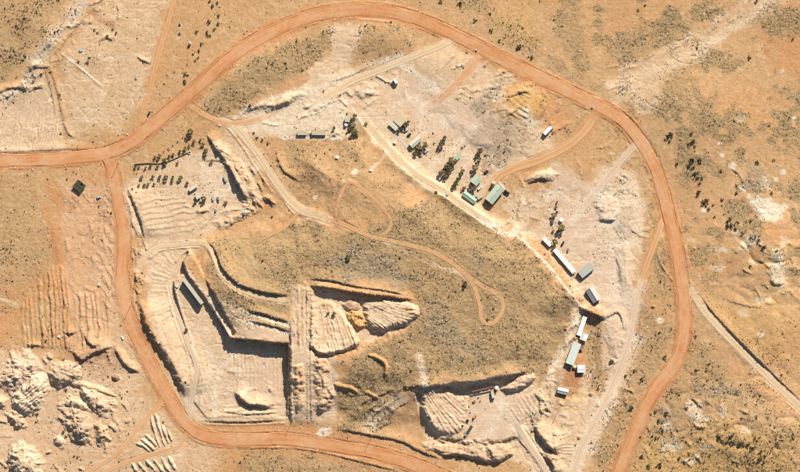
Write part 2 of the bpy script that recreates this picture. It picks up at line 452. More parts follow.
CH['veg'][:] = np.maximum(CH['veg'], np.where(PX > 560, sm((N20 + .6 * N8 + .25 * N60 - .02) * 3.2) * .9 * sm((PX - 480) / 120) * sm((300 - PY) / 120 + .35), 0))
paint('pale', .92, [(338, 78), (400, 62), (440, 75), (470, 95), (500, 112), (540, 124), (555, 145), (530, 160), (500, 172), (480, 205), (520, 232), (560, 215), (600, 165), (635, 170), (645, 200), (640, 260), (632, 305), (600, 310), (575, 292), (545, 242), (500, 228), (440, 190), (400, 160), (370, 124), (345, 138), (280, 138), (228, 132), (260, 106), (300, 92)], 8, 5)
paint('pale', .85, [(335, 25), (365, 24), (352, 60), (348, 85), (300, 97), (308, 72), (330, 55)], 6, 5)
paint('pale', .85, [(-10, 100), (40, 70), (55, 90), (66, 150), (-10, 154)], 8, 4)
paint('pale', .6, [(62, 60), (105, 85), (105, 110), (70, 140), (58, 90)], 10, 6)
paint('pale', .85, [(115, 190), (230, 135), (260, 160), (250, 210), (200, 235), (150, 250), (130, 230)], 10, 6)
paint('pale', .85, [(145, 250), (200, 245), (180, 270), (290, 345), (290, 420), (195, 425), (170, 380), (148, 310)], 8, 4)
paint('pale', .85, [(292, 285), (315, 285), (360, 300), (418, 302), (400, 330), (335, 352), (337, 420), (292, 420)], 5, 3)
paint('pale', .9, [(412, 388), (536, 374), (540, 400), (560, 440), (580, 470), (560, 490), (500, 450), (430, 450)], 6, 5)
paint('pale', .9, [(560, 400), (610, 390), (635, 330), (645, 340), (600, 440), (570, 490), (550, 440)], 8, 5)
paint('pale', .75, [(445, 40), (480, 60), (510, 80), (500, 110), (455, 95), (400, 62)], 8, 6)
stroke('pale', .85, [(775, -8), (748, 16), (720, 36), (690, 54), (650, 72), (612, 84)], 10, 3, 4)
stroke('pale', .6, [(755, -8), (730, 12), (700, 30), (660, 52), (620, 70)], 4, 3, 3)
paint('pale', .4, [(600, 90), (640, 62), (690, 35), (740, 5), (770, -10), (790, 0), (720, 45), (660, 85), (615, 105)], 6, 6)
paint('pale', .6, [(622, 88), (655, 80), (662, 95), (650, 115), (640, 112)], 6, 4)
paint('pink', .85, [(394, 82), (425, 76), (450, 96), (475, 110), (500, 125), (490, 150), (465, 150), (430, 132), (404, 108)], 8, 6)
paint('pink', .8, [(552, 160), (600, 192), (622, 222), (622, 300), (602, 300), (572, 258), (548, 215)], 10, 8)
paint('pink', .7, [(605, 255), (625, 250), (640, 300), (632, 360), (612, 400), (602, 360), (604, 322)], 6, 5)
paint('pink', .7, [(475, 396), (500, 394), (530, 398), (522, 430), (482, 442), (470, 420)], 6, 5)
paint('pale', .40, [(60, 180), (112, 186), (112, 240), (118, 300), (150, 380), (120, 400), (60, 400), (72, 340), (62, 270)], 10, 8)
paint('pale', .5, [(-30, 350), (40, 350), (60, 360), (118, 360), (150, 400), (180, 430), (175, 490), (-30, 490)], 10, 8)
paint('pink', .3, [(-30, 360), (60, 362), (100, 380), (115, 420), (60, 450), (-30, 450)], 10, 10)
paint('veg', .5, [(246, 450), (300, 455), (400, 475), (400, 500), (236, 500)], 16, 10)
paint('pale', .5, [(165, 440), (205, 440), (222, 455), (214, 490), (150, 490)], 18, 8)
paint('pale', .5, [(95, 0), (172, -20), (150, 90), (120, 130), (66, 120), (100, 86), (75, 60), (62, 52)], 10, 10)
paint('pale', .8, [(575, 300), (588, 306), (575, 345), (556, 400), (535, 440), (526, 420), (546, 380), (562, 345)], 4, 3)
paint('orange', .45, [(62, 345), (120, 345), (125, 385), (100, 380), (70, 365)], 6, 6)
paint('veg', .4, [(50, 385), (66, 388), (80, 402), (60, 404), (56, 440), (46, 430)], 5, 5)
paint('orange', .4, [(40, 425), (60, 440), (75, 460), (30, 445)], 8, 6)
paint('white', .4, [(225, 132), (300, 100), (342, 92), (345, 130), (285, 137)], 10, 8)
paint('white', .35, [(500, 205), (530, 190), (560, 190), (545, 215), (520, 232)], 10, 8)
paint('white', .35, [(600, 190), (640, 180), (645, 230), (625, 260), (610, 240)], 10, 10)
paint('white', .35, [(612, 240), (632, 250), (625, 330), (606, 320)], 8, 8)
paint('white', .3, [(205, 165), (235, 185), (225, 205), (200, 200)], 8, 8)
paint('white', .1, [(150, 255), (168, 262), (175, 340), (160, 340), (148, 300)], 8, 6)
paint('pink', .35, [(205, 345), (285, 352), (285, 400), (220, 395)], 8, 6)
paint('pink', .6, [(310, 356), (334, 356), (338, 412), (312, 416)], 5, 4)
paint('grey', .5, [(480, 120), (510, 118), (530, 140), (505, 165), (480, 160), (470, 140)], 12, 8)
paint('orange', .75, [(48, 186), (112, 178), (114, 335), (70, 350), (60, 290), (55, 240)], 10, 8)
paint('orange', .7, [(436, 142), (447, 144), (452, 150), (438, 158), (428, 152)], 4, 3)
paint('orange', .55, [(398, 128), (420, 118), (436, 126), (428, 142), (410, 136)], 6, 5)
paint('brown', .55, [(481, 163), (488, 163), (493, 170), (488, 177), (482, 172)], 2, 1.5)
paint('orange', .8, [(481, 162), (489, 163), (494, 170), (488, 178), (481, 172)], 2, 1.5)
paint('brown', .45, [(556, 372), (566, 364), (580, 374), (583, 386), (574, 392), (570, 398), (554, 392)], 2, 1.5)
paint('orange', .8, [(556, 372), (566, 364), (580, 374), (583, 386), (574, 392), (570, 398), (554, 392)], 2, 1.5)
paint('orange', .7, [(578, 345), (584, 345), (585, 364), (574, 364)], 2, 1)
paint('orange', .5, [(578, 200), (588, 195), (596, 205), (585, 215)], 5, 4)
paint('veg', .5, [(585, 318), (600, 322), (602, 350), (612, 385), (592, 392), (586, 350)], 5, 3)
paint('orange', .6, [(760, 10), (800, 0), (830, 30), (800, 80), (770, 70)], 16, 14)
paint('orange', .3, [(600, 0), (650, -10), (690, 0), (640, 40), (600, 50)], 16, 14)
paint('orange', .15, [(700, 100), (800, 90), (830, 150), (720, 150)], 20, 16)
paint('orange', .55, [(735, 180), (745, 200), (770, 225), (800, 235), (780, 250), (745, 225)], 10, 8)
paint('orange', .35, [(-40, -10), (50, -40), (30, 20), (-20, 50)], 20, 10)
paint('orange', .5, [(-20, 300), (60, 262), (64, 280), (30, 312), (0, 345), (-30, 350)], 8, 6)
paint('orange', .45, [(95, 430), (130, 440), (160, 400), (165, 410), (120, 470), (60, 490)], 8, 8)
paint('orange', .5, [(46, 395), (60, 386), (78, 404), (60, 410), (58, 440), (95, 448), (130, 420), (125, 440), (90, 465), (40, 440)], 8, 7)
paint('brown', .25, [(62, 345), (118, 348), (128, 372), (100, 378), (72, 366)], 6, 7)
paint('orange', .35, [(20, 430), (45, 435), (50, 470), (0, 470)], 14, 8)
paint('orange', .4, [(165, 440), (250, 452), (250, 490), (170, 490)], 12, 8)
paint('orange', .45, [(505, 90), (545, 95), (575, 115), (560, 132), (525, 122)], 8, 8)
paint('orange', .15, [(310, 220), (300, 200), (335, 175), (395, 215), (385, 240), (340, 232)], 12, 8)
paint('orange', .3, [(410, 250), (480, 260), (460, 330), (400, 300)], 16, 12)
paint('orange', .5, [(200, 415), (290, 420), (400, 442), (440, 468), (430, 490), (380, 475), (300, 455), (190, 450)], 8, 6)
paint('yellow', .6, [(505, 90), (530, 86), (545, 102), (530, 122), (505, 122)], 8, 6)
paint('yellow', .5, [(640, 440), (720, 430), (790, 440), (800, 490), (620, 490)], 14, 14)
paint('yellow', .6, [(768, 246), (786, 258), (790, 285), (772, 292), (764, 268)], 8, 6)
paint('yellow', .3, [(700, 300), (790, 300), (800, 360), (740, 350)], 16, 14)
paint('yellow', .35, [(580, 385), (590, 395), (570, 415), (560, 405)], 8, 6)
paint('yellow', .3, [(500, 0), (540, 0), (530, 40), (490, 30)], 16, 12)
paint('white', .85, [(742, 188), (752, 196), (770, 199), (788, 206), (780, 219), (768, 222), (752, 206)], 5, 5)
paint('white', .6, [(772, 250), (784, 260), (789, 278), (778, 290), (768, 276)], 4, 7)
paint('white', .5, [(688, 398), (700, 402), (704, 412), (694, 420), (684, 415)], 6, 5)
for _i, (cx, cy, rx, ry, kk) in enumerate([(668, 425, 7, 4, .5), (700, 418, 9, 5, .45), (676, 447, 10, 4, .55), (705, 447, 7, 3, .4), (722, 410, 6, 8, .35), (745, 430, 8, 4, .3), (692, 462, 7, 3, .5), (760, 300, 12, 4, .45), (742, 312, 6, 3, .4), (690, 240, 6, 4, .35), (722, 250, 9, 4, .5), (752, 262, 6, 5, .5), (740, 120, 5, 3, .3), (765, 182, 6, 8, .4), (660, 235, 4, 3, .4), (718, 268, 8, 3, .35), (783, 240, 5, 6, .4)]):
    a = np.linspace(0, 6.283, 13)[:-1]
    g_ = np.random.default_rng(700 + _i).uniform(.55, 1.3, 12)
    paint('white', kk, np.c_[cx + rx * g_ * np.cos(a), cy + ry * g_ * np.sin(a)], 2.5, 3.5)
    paint('yellow', kk * .7, np.c_[cx + 3 + rx * 1.5 * g_ * np.cos(a), cy + 3 + ry * 1.7 * g_ * np.sin(a)], 5, 5)
paint('white', .35, [(660, 440), (674, 436), (676, 452), (662, 456)], 6, 5)
paint('white', .5, [(735, 238), (752, 234), (760, 242), (740, 250)], 5, 6)
paint('white', .7, [(597, 196), (610, 194), (619, 205), (618, 220), (606, 222), (598, 212)], 5, 4)
for (x, y, r) in [(719, 143.5, 2), (722, 155, 2.5), (732, 166, 3.5), (783, 172, 4), (776, 179, 2.5), (794, 118, 2), (782, 71.5, 2.2), (704, 210, 3), (735, 232, 3), (696, 456, 3), (180, 26, 2), (178, 38, 1.6), (190, 43, 2.2), (760, 334, 3), (512, 233, 4), (337, 157, 2), (371, 170, 1.5), (355, 172, 4), (323, 180, 1.6), (315, 198, 2), (505, 234, 3), (660, 320, 4), (322, 432, 5), (328, 431, 4), (50, 100, 2), (130, 85, 2)]:
    a = np.linspace(0, 6.283, 9)[:-1]
    paint('white', .75, np.c_[x + r * np.cos(a), y + r * np.sin(a)], 2, 1.2)
for a in [
    ('white', .75, [(358, 113), (372, 133), (395, 156), (416, 174), (440, 190), (466, 206), (494, 225)], 3.5, 2, 1.5),  # pale cut edge; brightness of its sun-facing side is put into the colour
    ('white', .6, [(372, 140), (398, 166), (425, 188), (455, 200), (480, 220), (505, 236)], 2.5, 2, 2),
    ('white', .8, [(400, 65), (418, 75), (438, 90)], 5, 2.5, 1.5),
    ('white', .8, [(516, 234), (535, 252), (553, 272), (574, 298)], 2.4, 1.5, 1.2),  # terrace cut, whitened to carry the sunlight on its face
    ('white', .6, [(582, 306), (566, 345), (545, 382)], 2, 2, 2),
    ('white', .5, [(576, 312), (558, 350), (540, 388)], 1.6, 1.5, 2),
    ('white', .7, [(236, 117), (262, 103), (282, 96), (305, 87)], 5, 3, 3),
    ('white', .55, [(300, 97), (330, 82), (360, 70), (400, 55)], 4, 3, 3),
    ('white', .7, [(284, 138), (300, 138), (342, 138)], 3, 2, 1),
    ('white', .55, [(372, 169), (383, 158), (389, 148)], 1.8, 1.5, .8),
    ('white', .8, [(62, 54), (80, 68), (100, 85)], 1.6, 1.2, .8),
    ('white', .6, [(495, 100), (515, 112), (535, 122)], 5, 3, 4),
    ('white', .5, [(526, 108), (532, 118), (530, 128)], 4, 3, 3),
    ('white', .5, [(480, 218), (510, 236), (516, 225)], 5, 3, 3),
    ('white', .5, [(292, 340), (292, 418)], 2, 1, .4),
    ('white', .45, [(308, 300), (308, 420)], 1.6, 1, .6),
    ('white', .6, [(420, 386), (450, 384), (480, 381), (520, 372)], 2.4, 1.5, .6),
    ('white', .5, [(419, 355), (422, 370), (426, 384)], 6, 3, 1.5),
    ('pink', .5, [(419, 355), (422, 370), (426, 384)], 8, 3, 1.5),
    ('white', .5, [(372, 425), (385, 412), (402, 398)], 4, 3, 5),
    ('pale', .6, [(365, 428), (382, 410), (402, 396)], 14, 4, 5),
    ('white', .35, [(-5, 98), (20, 88), (35, 66), (60, 34), (85, 5)], 8, 2, 7),
    ('pale', .6, [(-5, 98), (20, 88), (35, 66), (60, 34), (85, 2)], 16, 4, 6),
    ('grey', .4, [(-5, 98), (20, 88), (35, 66), (60, 34), (85, 2)], 12, 4, 6),
    ('brown', .55, [(87, 8), (95, 15), (105, 22), (112, 26)], 5, 3, 3),
    ('orange', .7, [(87, 8), (95, 15), (105, 22), (112, 26)], 8, 4, 3),
    ('orange', .6, [(62, 30), (74, 16), (80, 10)], 3, 2, 2),
    ('orange', .8, [(44, 205), (52, 232), (58, 262)], 5, 3, 2),
    ('brown', .25, [(52, 236), (57, 262)], 5, 2, 1.5),
    ('brown', .4, [(64, 198), (72, 206)], 6, 3, 4),
    ('brown', .45, [(99, 203), (104, 216)], 4, 3, 2),
    ('grey', .5, [(110, 202), (116, 212)], 6, 3, 3),
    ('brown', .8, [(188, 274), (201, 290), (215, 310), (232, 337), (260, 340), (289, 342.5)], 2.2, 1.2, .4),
    ('white', .75, [(242, 311), (262, 317), (289, 325)], 3.4, 1.5, 1),
    ('white', .75, [(246, 321), (268, 328), (289, 334)], 4.0, 1.5, 1),
    ('pale', .8, [(236, 312), (246, 330), (288, 338)], 8, 3, 3),
    ('white', .7, [(186, 268), (199, 288), (213, 307), (231, 334)], 3.0, 1.5, .8),
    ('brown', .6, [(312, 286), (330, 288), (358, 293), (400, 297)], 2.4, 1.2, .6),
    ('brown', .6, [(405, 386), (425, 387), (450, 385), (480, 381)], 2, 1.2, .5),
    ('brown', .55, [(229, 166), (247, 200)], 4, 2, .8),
    ('brown', .45, [(141, 312), (151, 335), (162, 352), (172, 370), (181, 390)], 7, 3, 2),  # brown rock, and mostly the bank's shade put into the soil colour
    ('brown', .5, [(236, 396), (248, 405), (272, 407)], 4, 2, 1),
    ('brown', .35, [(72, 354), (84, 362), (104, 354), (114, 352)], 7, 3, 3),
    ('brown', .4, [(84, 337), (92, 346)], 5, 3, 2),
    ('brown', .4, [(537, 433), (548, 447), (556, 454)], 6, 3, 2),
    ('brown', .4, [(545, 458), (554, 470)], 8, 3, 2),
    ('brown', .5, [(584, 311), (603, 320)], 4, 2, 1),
    ('grey', .75, [(500, 86), (490, 96), (478, 108)], 14, 5, 8),
    ('pale', .6, [(500, 80), (485, 96), (470, 110)], 20, 5, 8),
    ('grey', .5, [(640, 205), (622, 222), (618, 235)], 4, 3, 3),
]:
    stroke(*a)
for a in [
    ('white', .55, [(238, 352), (226, 362), (218, 378), (214, 398), (214, 416)], 5, 3, 1.5),
    ('white', .35, [(205, 345), (212, 365), (206, 390), (198, 408)], 3, 3, 1.5),
    ('orange', .3, [(232, 380), (250, 386), (275, 384)], 14, 8, 4),
    ('white', .4, [(480, 440), (495, 420), (503, 408), (496, 398)], 8, 6, 3),
    ('pale', .6, [(385, 243), (405, 252), (430, 263), (455, 272), (468, 279)], 2.4, 2, 1),
    ('white', .45, [(441, 181), (431, 167), (447, 155), (462, 140), (475, 126)], 6, 4, 2),
    ('white', .35, [(455, 180), (466, 165), (478, 148), (486, 140)], 4, 4, 2),
    ('white', .5, [(391, 112), (400, 103), (412, 98), (424, 108), (420, 120), (424, 132)], 5, 5, 3),
    ('white', .4, [(424, 110), (440, 118), (458, 124)], 10, 8, 4),
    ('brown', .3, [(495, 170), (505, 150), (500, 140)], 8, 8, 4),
    ('orange', .5, [(480, 200), (490, 186), (500, 174), (515, 167)], 12, 6, 3),
]:
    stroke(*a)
def wheelmarks(cx, cy, rx, ry, n, seed, ch='white', k=.45):
    g = np.random.default_rng(seed)
    for _ in range(n):
        a0 = g.uniform(0, 6.283)
        c0 = np.array([cx + g.uniform(-rx, rx), cy + g.uniform(-ry, ry)])
        L, cv = g.uniform(14, 34), g.normal(0, .03)
        t = np.linspace(0, L, 7)
        th = a0 + cv * t
        pts = c0 + np.c_[np.cumsum(np.cos(th)), np.cumsum(np.sin(th))] * (L / 7)
        nn = np.c_[-np.sin(th), np.cos(th)]
        for sg in (-1, 1):
            stroke(ch, k, pts + nn * sg * 1.1, .5, 1.1, .5)


for a in [(420, 105, 24, 16, 9, 1), (470, 130, 24, 14, 8, 2), (430, 138, 18, 10, 6, 3, 'orange', .35), (495, 175, 16, 14, 5, 4), (575, 240, 16, 20, 9, 5), (600, 280, 14, 18, 8, 6), (592, 375, 12, 20, 7, 7),
          (500, 412, 16, 14, 9, 8), (245, 372, 26, 18, 10, 9), (205, 180, 20, 12, 8, 10), (290, 118, 36, 10, 9, 11), (560, 200, 20, 14, 6, 12), (95, 235, 14, 34, 8, 13, 'orange', .4), (110, 70, 30, 30, 8, 14),
          (595, 420, 16, 24, 7, 15), (330, 190, 30, 20, 5, 16, 'pale', .4), (195, 350, 8, 30, 5, 17), (590, 170, 24, 16, 6, 18, 'orange', .3), (140, 170, 14, 10, 4, 19)]:
    wheelmarks(*a)
for _n, _w, _st, _p in ROADS_SOFT:
    stroke({'tan': 'orange', 'red': 'orange', 'pale': 'pale', 'pink': 'white'}[_st], .7 if _st != 'pink' else .5, _p, _w * 1.25, 4, 2)
paint('grey', .55, [(350, 245), (385, 250), (412, 280), (400, 292), (350, 280), (330, 265)], 10, 12)
paint('grey', .45, [(420, 310), (440, 305), (470, 340), (490, 352), (460, 358), (430, 335)], 10, 10)
paint('grey', .35, [(470, 245), (485, 255), (480, 275), (470, 270)], 8, 8)
paint('grey', .5, [(695, 380), (735, 385), (740, 400), (700, 395)], 8, 8)
paint('grey', .4, [(660, 405), (685, 415), (680, 432), (660, 430)], 8, 8)
paint('grey', .45, [(745, 160), (770, 170), (765, 190), (745, 180)], 8, 8)

# ---- drainage lines: narrow winding gullies, and many small broken ledges
zone = np.clip(CH['pale'] * .8 + CH['veg'] * .35 + CH['yellow'] * .6 + CH['grey'] * .4 - CH['pink'] * .4, 0, 1)
patch = sm(N60 * 1.6 + .45)
for sc_, sd_, am in ((34, 401, .75), (20, 421, .5), (52, 441, .9)):
    nz = fnoise(sc_, 3, sd_, .55)
    H -= am * np.exp(-(nz / (.55 / sc_)) ** 2) * zone * patch
    nz = None


def breaks(poly, n, seed, ang=-35, spread=35, ln=(6, 22), h=(.4, 1.2)):
    g = np.random.default_rng(seed)
    P = np.asarray(poly, float)
    lo, hi = P.min(0), P.max(0)
    made = 0
    while made < n:
        c = g.uniform(lo, hi)
        ins = False
        for (x0, y0), (x1, y1) in zip(P, np.roll(P, -1, 0)):
            if (y0 > c[1]) != (y1 > c[1]) and c[0] < (x1 - x0) * (c[1] - y0) / (y1 - y0) + x0:
                ins = not ins
        if not ins:
            continue
        a = R(-ang + g.normal(0, spread))
        L = g.uniform(*ln)
        m_ = max(3, int(L / 4))
        t = np.linspace(-.5, .5, m_) * L
        pts = np.c_[c[0] + t * math.cos(a), c[1] + t * math.sin(a)] + g.normal(0, .9, (m_, 2))
        ledge(pts, g.uniform(*h), 'L', g.uniform(3, 7), 1.1, .9)
        made += 1


breaks([(225, 130), (300, 95), (345, 80), (400, 60), (440, 80), (360, 115), (345, 138)], 26, 1, 20)
breaks([(440, 45), (520, 75), (575, 105), (555, 145), (500, 115), (440, 90)], 34, 2, 35)
breaks([(520, 180), (600, 150), (640, 170), (645, 260), (600, 210), (560, 190), (530, 230), (505, 225)], 26, 3, 20, 50, (5, 18), (.25, .7))
breaks([(0, 96), (30, 70), (70, 20), (95, -10), (110, 0), (60, 60), (40, 95), (0, 110)], 40, 4, 45, 25, (5, 16), (.4, 1.3))
breaks([(200, 130), (240, 150), (280, 200), (250, 215), (230, 180)], 30, 5, -45, 25, (5, 18), (.5, 1.5))
breaks([(205, 205), (250, 200), (255, 215), (220, 235), (200, 225)], 16, 6, 20)
breaks([(575, 300), (585, 308), (556, 395), (535, 440), (528, 425), (560, 345)], 34, 7, 62, 14, (6, 22), (.4, 1.2))
breaks([(500, 232), (520, 236), (576, 300), (570, 304), (540, 268)], 20, 8, -45, 18, (5, 16), (.3, .8))
breaks([(535, 395), (560, 400), (575, 440), (560, 475), (530, 440)], 18, 9, -40, 40)
breaks([(740, 230), (800, 225), (800, 330), (760, 320), (730, 270)], 26, 10, -30, 40, (4, 14), (.3, 1.0))
breaks([(620, 390), (690, 370), (780, 430), (800, 472), (640, 472)], 44, 11, -25, 40, (4, 14), (.3, 1.1))
breaks([(0, 345), (110, 345), (140, 400), (100, 470), (0, 472)], 46, 12, -30, 45, (5, 16), (.5, 1.6))
breaks([(60, 180), (112, 190), (115, 330), (75, 330), (62, 260)], 44, 13, -76, 22, (6, 24), (.15, .6))
breaks([(98, 190), (114, 200), (116, 330), (104, 330)], 20, 23, -82, 14, (6, 20), (.3, .9))
breaks([(205, 345), (285, 350), (285, 415), (210, 415)], 22, 24, -60, 50, (4, 12), (.2, .6))
breaks([(590, 140), (640, 150), (660, 200), (650, 260), (620, 200)], 18, 14, 40, 30, (5, 18), (.25, .7))
breaks([(120, 200), (150, 245), (138, 300), (128, 300)], 16, 15, -70, 15, (8, 24), (.4, 1.0))
breaks([(600, 40), (690, 20), (740, -5), (770, 0), (700, 55), (630, 90), (605, 95)], 36, 16, 35, 18, (5, 18), (.3, .8))
breaks([(340, 395), (400, 385), (410, 430), (350, 432)], 16, 17, 40, 25)
breaks([(300, 285), (312, 285), (312, 345), (293, 345)], 14, 18, 88, 8, (8, 22), (.4, .9))
breaks([(590, 390), (640, 300), (665, 330), (640, 390), (600, 440)], 20, 19, 60, 25)

# ---- rubble relief ----------------------------------------------------------
ROUGH += .55 * CH['grey'] + .45 * CH['veg'] + .3 * CH['brown'] + .2 * CH['white'] - .18 * CH['pink'] - .05 * CH['pale']
ROUGH = np.clip(ROUGH, .08, 1.2)
FINE = vnoise(1.7, 301) * .6 + vnoise(3.4, 302) * .35 + vnoise(.85, 303) * .35 + (np.abs(vnoise(5.2, 311)) + .6 * np.abs(vnoise(2.7, 312)) - .55) * .9
incore = ((PX > -24) & (PX < 824) & (PY > -24) & (PY < 496)).astype(np.float32)

# buildings: level ground under them (outline corners in plan metres)
BLD_PADS = []


def pad(corners, grow=2.0):
    p = np.asarray(corners, float)
    c = p.mean(0)
    q = c + (p - c) * (1 + grow / np.maximum(np.linalg.norm(p - c, axis=1), 1)[:, None])
    w, sd = poly_field(q, 10)
    f = sm(sd / 1.5 + .4)
    z = float((H[w] * f).sum() / max(f.sum(), 1e-3))
    H[w] = H[w] * (1 - f) + z * f
    ROUGH[w] = ROUGH[w] * (1 - f * .8)
    KEEP[w] = np.minimum(KEEP[w], 1 - f)


RECTS = {
    'beige_house': [(392.7, 120.8), (400, 113.2), (407.1, 119.2), (400.3, 127.3)],
    'beige_annex': [(387.6, 123.6), (392.4, 120.8), (400, 127.6), (395.2, 130.6)],
    'cream_house': [(408.6, 144), (418.6, 135.6), (422.4, 139.8), (412.6, 148.4)],
    'teal_shelter': [(454.6, 157.6), (458.6, 153.2), (461, 155.8), (457, 161)],
    'green_house': [(475.4, 174.7), (481.8, 179.6), (476.2, 186.2), (470.2, 181.4)],
    'teal_house': [(465, 190.6), (477.3, 199.6), (473.7, 204), (461.7, 195)],
    'big_green_shed': [(497.4, 183), (504, 190), (492, 204.8), (484.8, 198.4)],
    'white_hut': [(545.2, 236.4), (552.4, 243.8), (549.6, 246.8), (541.8, 239.4)],
    'white_long': [(556.4, 247.4), (576.2, 270.6), (572.6, 274.2), (552.8, 250.6)],
    'grey_shed': [(589.8, 261.6), (594.6, 268.0), (582.2, 278.2), (577.4, 272)],
    'grey_gable': [(592.6, 285.2), (600.4, 298), (593.6, 303.6), (585.6, 291)],
    'white_wing': [(583.0, 316.0), (587.2, 317.2), (580.6, 336), (576.4, 335)],
    'white_cube': [(581.6, 332.4), (588.4, 334.4), (586, 341.4), (579.4, 339.2)],
    'pale_long': [(573.4, 341.6), (581, 343.8), (573.2, 365), (565, 363)],
    'white_store': [(577.2, 365), (584.8, 365), (584.6, 372.6), (577, 372.4)],
    'cream_shed': [(558.4, 386.6), (569, 389.4), (567, 394.8), (556.2, 392.2)],
    'quarry_shed': [(183.0, 279.6), (186, 278.2), (204.6, 302.4), (201.4, 304.6)],
    'dugout_front': [(297.4, 131.4), (307, 131.4), (307, 135), (297.4, 135)],
    'dugout_awning': [(311.6, 130.4), (326, 131), (326, 135.2), (311.6, 134.8)],
    'green_kiosk': [(345, 117.6), (349, 117.4), (349.2, 122), (345.2, 122.2)],
    'camp_caravan': [(188, 190.2), (196.6, 184.6), (198, 186.8), (189.6, 192.6)],
    'camp_hut': [(194.6, 195.6), (199, 193.2), (201.4, 197), (197, 199.6)],
    'mesh_shade': [(73, 186.4), (78.2, 179.6), (85.6, 185.2), (81, 193)],
    'carport': [(474.8, 194.4), (480.6, 191.6), (484, 195.4), (478.6, 200.2)],
}
for k, c in RECTS.items():
    if k not in ('teal_shelter', 'mesh_shade'):
        pad(c)

H += (FINE * .8 + .5 * vnoise(.8, 305)) * ROUGH * incore * .55

gy_, gx_ = np.gradient(H, ys, xs)
steep = sm((np.hypot(gx_, gy_) - .45) / .5) * incore
gx_ = gy_ = None
pad_ = np.pad(steep, 2, 'edge')
steep = sum(pad_[i_:i_ + NY, j_:j_ + NX] for i_ in (0, 1, 2, 3, 4) for j_ in (0, 1, 2, 3, 4)) / 25 * 1.5
steep = np.clip(steep, 0, 1)
H += steep * (.55 * vnoise(2.3, 330) + .4 * vnoise(1.2, 331) + 1.1 * (np.abs(vnoise(4.4, 332)) - .33))
CH['brown'][:] = np.maximum(CH['brown'], .42 * steep * np.clip(.7 + N8, 0, 1))

# ---- roads into the ground
road_geo = []
ALLR = np.zeros((NY, NX), np.float32)
for name, wd_, style, pts in ROADS[::-1]:
    p = spline(pts, 3.0)
    hw = wd_ / 2
    w, D, S, T, L = line_field(p, hw + 10)
    seg = np.r_[0, np.cumsum(np.hypot(*np.diff(p, axis=0).T))]
    ix = np.clip(np.searchsorted(xs, p[:, 0]), 1, NX - 1)
    iy = np.clip(np.searchsorted(ys, p[:, 1]), 1, NY - 1)
    z = H[iy, ix]
    kk = 13 if wd_ > 10 else 7
    z = np.convolve(np.pad(z, kk // 2, 'edge'), np.ones(kk) / kk, 'valid')
    z = np.convolve(np.pad(z, kk // 2, 'edge'), np.ones(kk) / kk, 'valid')
    Z = np.interp(T, seg, z)
    f = sm((hw + (3.5 if wd_ > 10 else 1.8) - D) / (3.5 if wd_ > 10 else 1.8))
    H[w] = H[w] * (1 - f) + Z * f
    ALLR[w] = np.maximum(ALLR[w], sm((hw + .6 - D) / .8))
    KEEP[w] = np.minimum(KEEP[w], 1 - sm((hw + 1.0 - D) / 1.0))
    road_geo.append((name, wd_, style, p, seg, w, D, T))
for name, wd_, style, p, seg, w, D, T in road_geo:
    hw = wd_ / 2
    amp = .65 if wd_ > 10 else .22
    b = amp * np.exp(-((D - hw - 1.4) / .8) ** 2) * np.clip(.55 + .7 * N8[w] + .5 * N3[w], 0, 1.6)
    H[w] += b * (1 - ALLR[w])
    if wd_ > 10:   # red verge
        f = sm((hw + 5.5 + 4 * N8[w] + 3 * N20[w] - D) / 4) * .75
        CH['orange'][w] = np.maximum(CH['orange'][w], f)
        CH['veg'][w] *= (1 - f)
        CH['brown'][w] = np.maximum(CH['brown'][w], .55 * np.exp(-((D - hw - 1.0) / .9) ** 2) * np.clip(.6 + N8[w], 0, 1))

# ------------------------------------------------------------------ fast mesh building
def mesh_np(name, V, F, mat=None, smooth=True, attrs=None):
    """V (n,3), F (m,k) arrays -> mesh datablock"""
    me = bpy.data.meshes.new(name)
    V = np.ascontiguousarray(V, np.float32)
    F = np.ascontiguousarray(F, np.int32)
    k = F.shape[1]
    me.vertices.add(len(V))
    me.vertices.foreach_set('co', V.ravel())
    me.loops.add(F.size)
    me.loops.foreach_set('vertex_index', F.ravel())
    me.polygons.add(len(F))
    me.polygons.foreach_set('loop_start', np.arange(0, F.size, k, dtype=np.int32))
    try:
        me.polygons.foreach_set('loop_total', np.full(len(F), k, np.int32))
    except Exception:
        pass
    me.polygons.foreach_set('use_smooth', np.full(len(F), bool(smooth)))
    for an, arr in (attrs or {}).items():
        a = me.attributes.new(an, 'FLOAT_COLOR', 'POINT')
        a.data.foreach_set('color', np.ascontiguousarray(arr, np.float32).ravel())
    me.update(calc_edges=True)
    me.validate()
    if mat:
        me.materials.append(mat)
    return me


def obj(name, me, parent=None, loc=None):
    o = bpy.data.objects.new(name, me)
    col.objects.link(o)
    if parent is not None:
        o.parent = parent
    if loc is not None:
        o.location = loc
    return o


def tag(o, label=None, cat=None, group=None, kind=None):
    for k, v in (('label', label), ('category', cat), ('group', group), ('kind', kind)):
        if v:
            o[k] = v
    return o


HEAP = np.zeros((NY, NX), np.float32)


def zat(px, py, heap=True):
    i = int(np.clip(np.searchsorted(xs, px) - 1, 0, NX - 2))
    j = int(np.clip(np.searchsorted(ys, py) - 1, 0, NY - 2))
    fx = (px - xs[i]) / (xs[i + 1] - xs[i])
    fy = (py - ys[j]) / (ys[j + 1] - ys[j])
    G = H + HEAP if False else H
    v = (G[j, i] * (1 - fx) + G[j, i + 1] * fx) * (1 - fy) + (G[j + 1, i] * (1 - fx) + G[j + 1, i + 1] * fx) * fy
    if heap:
        v = v + HEAP[j, i]
    return float(v)


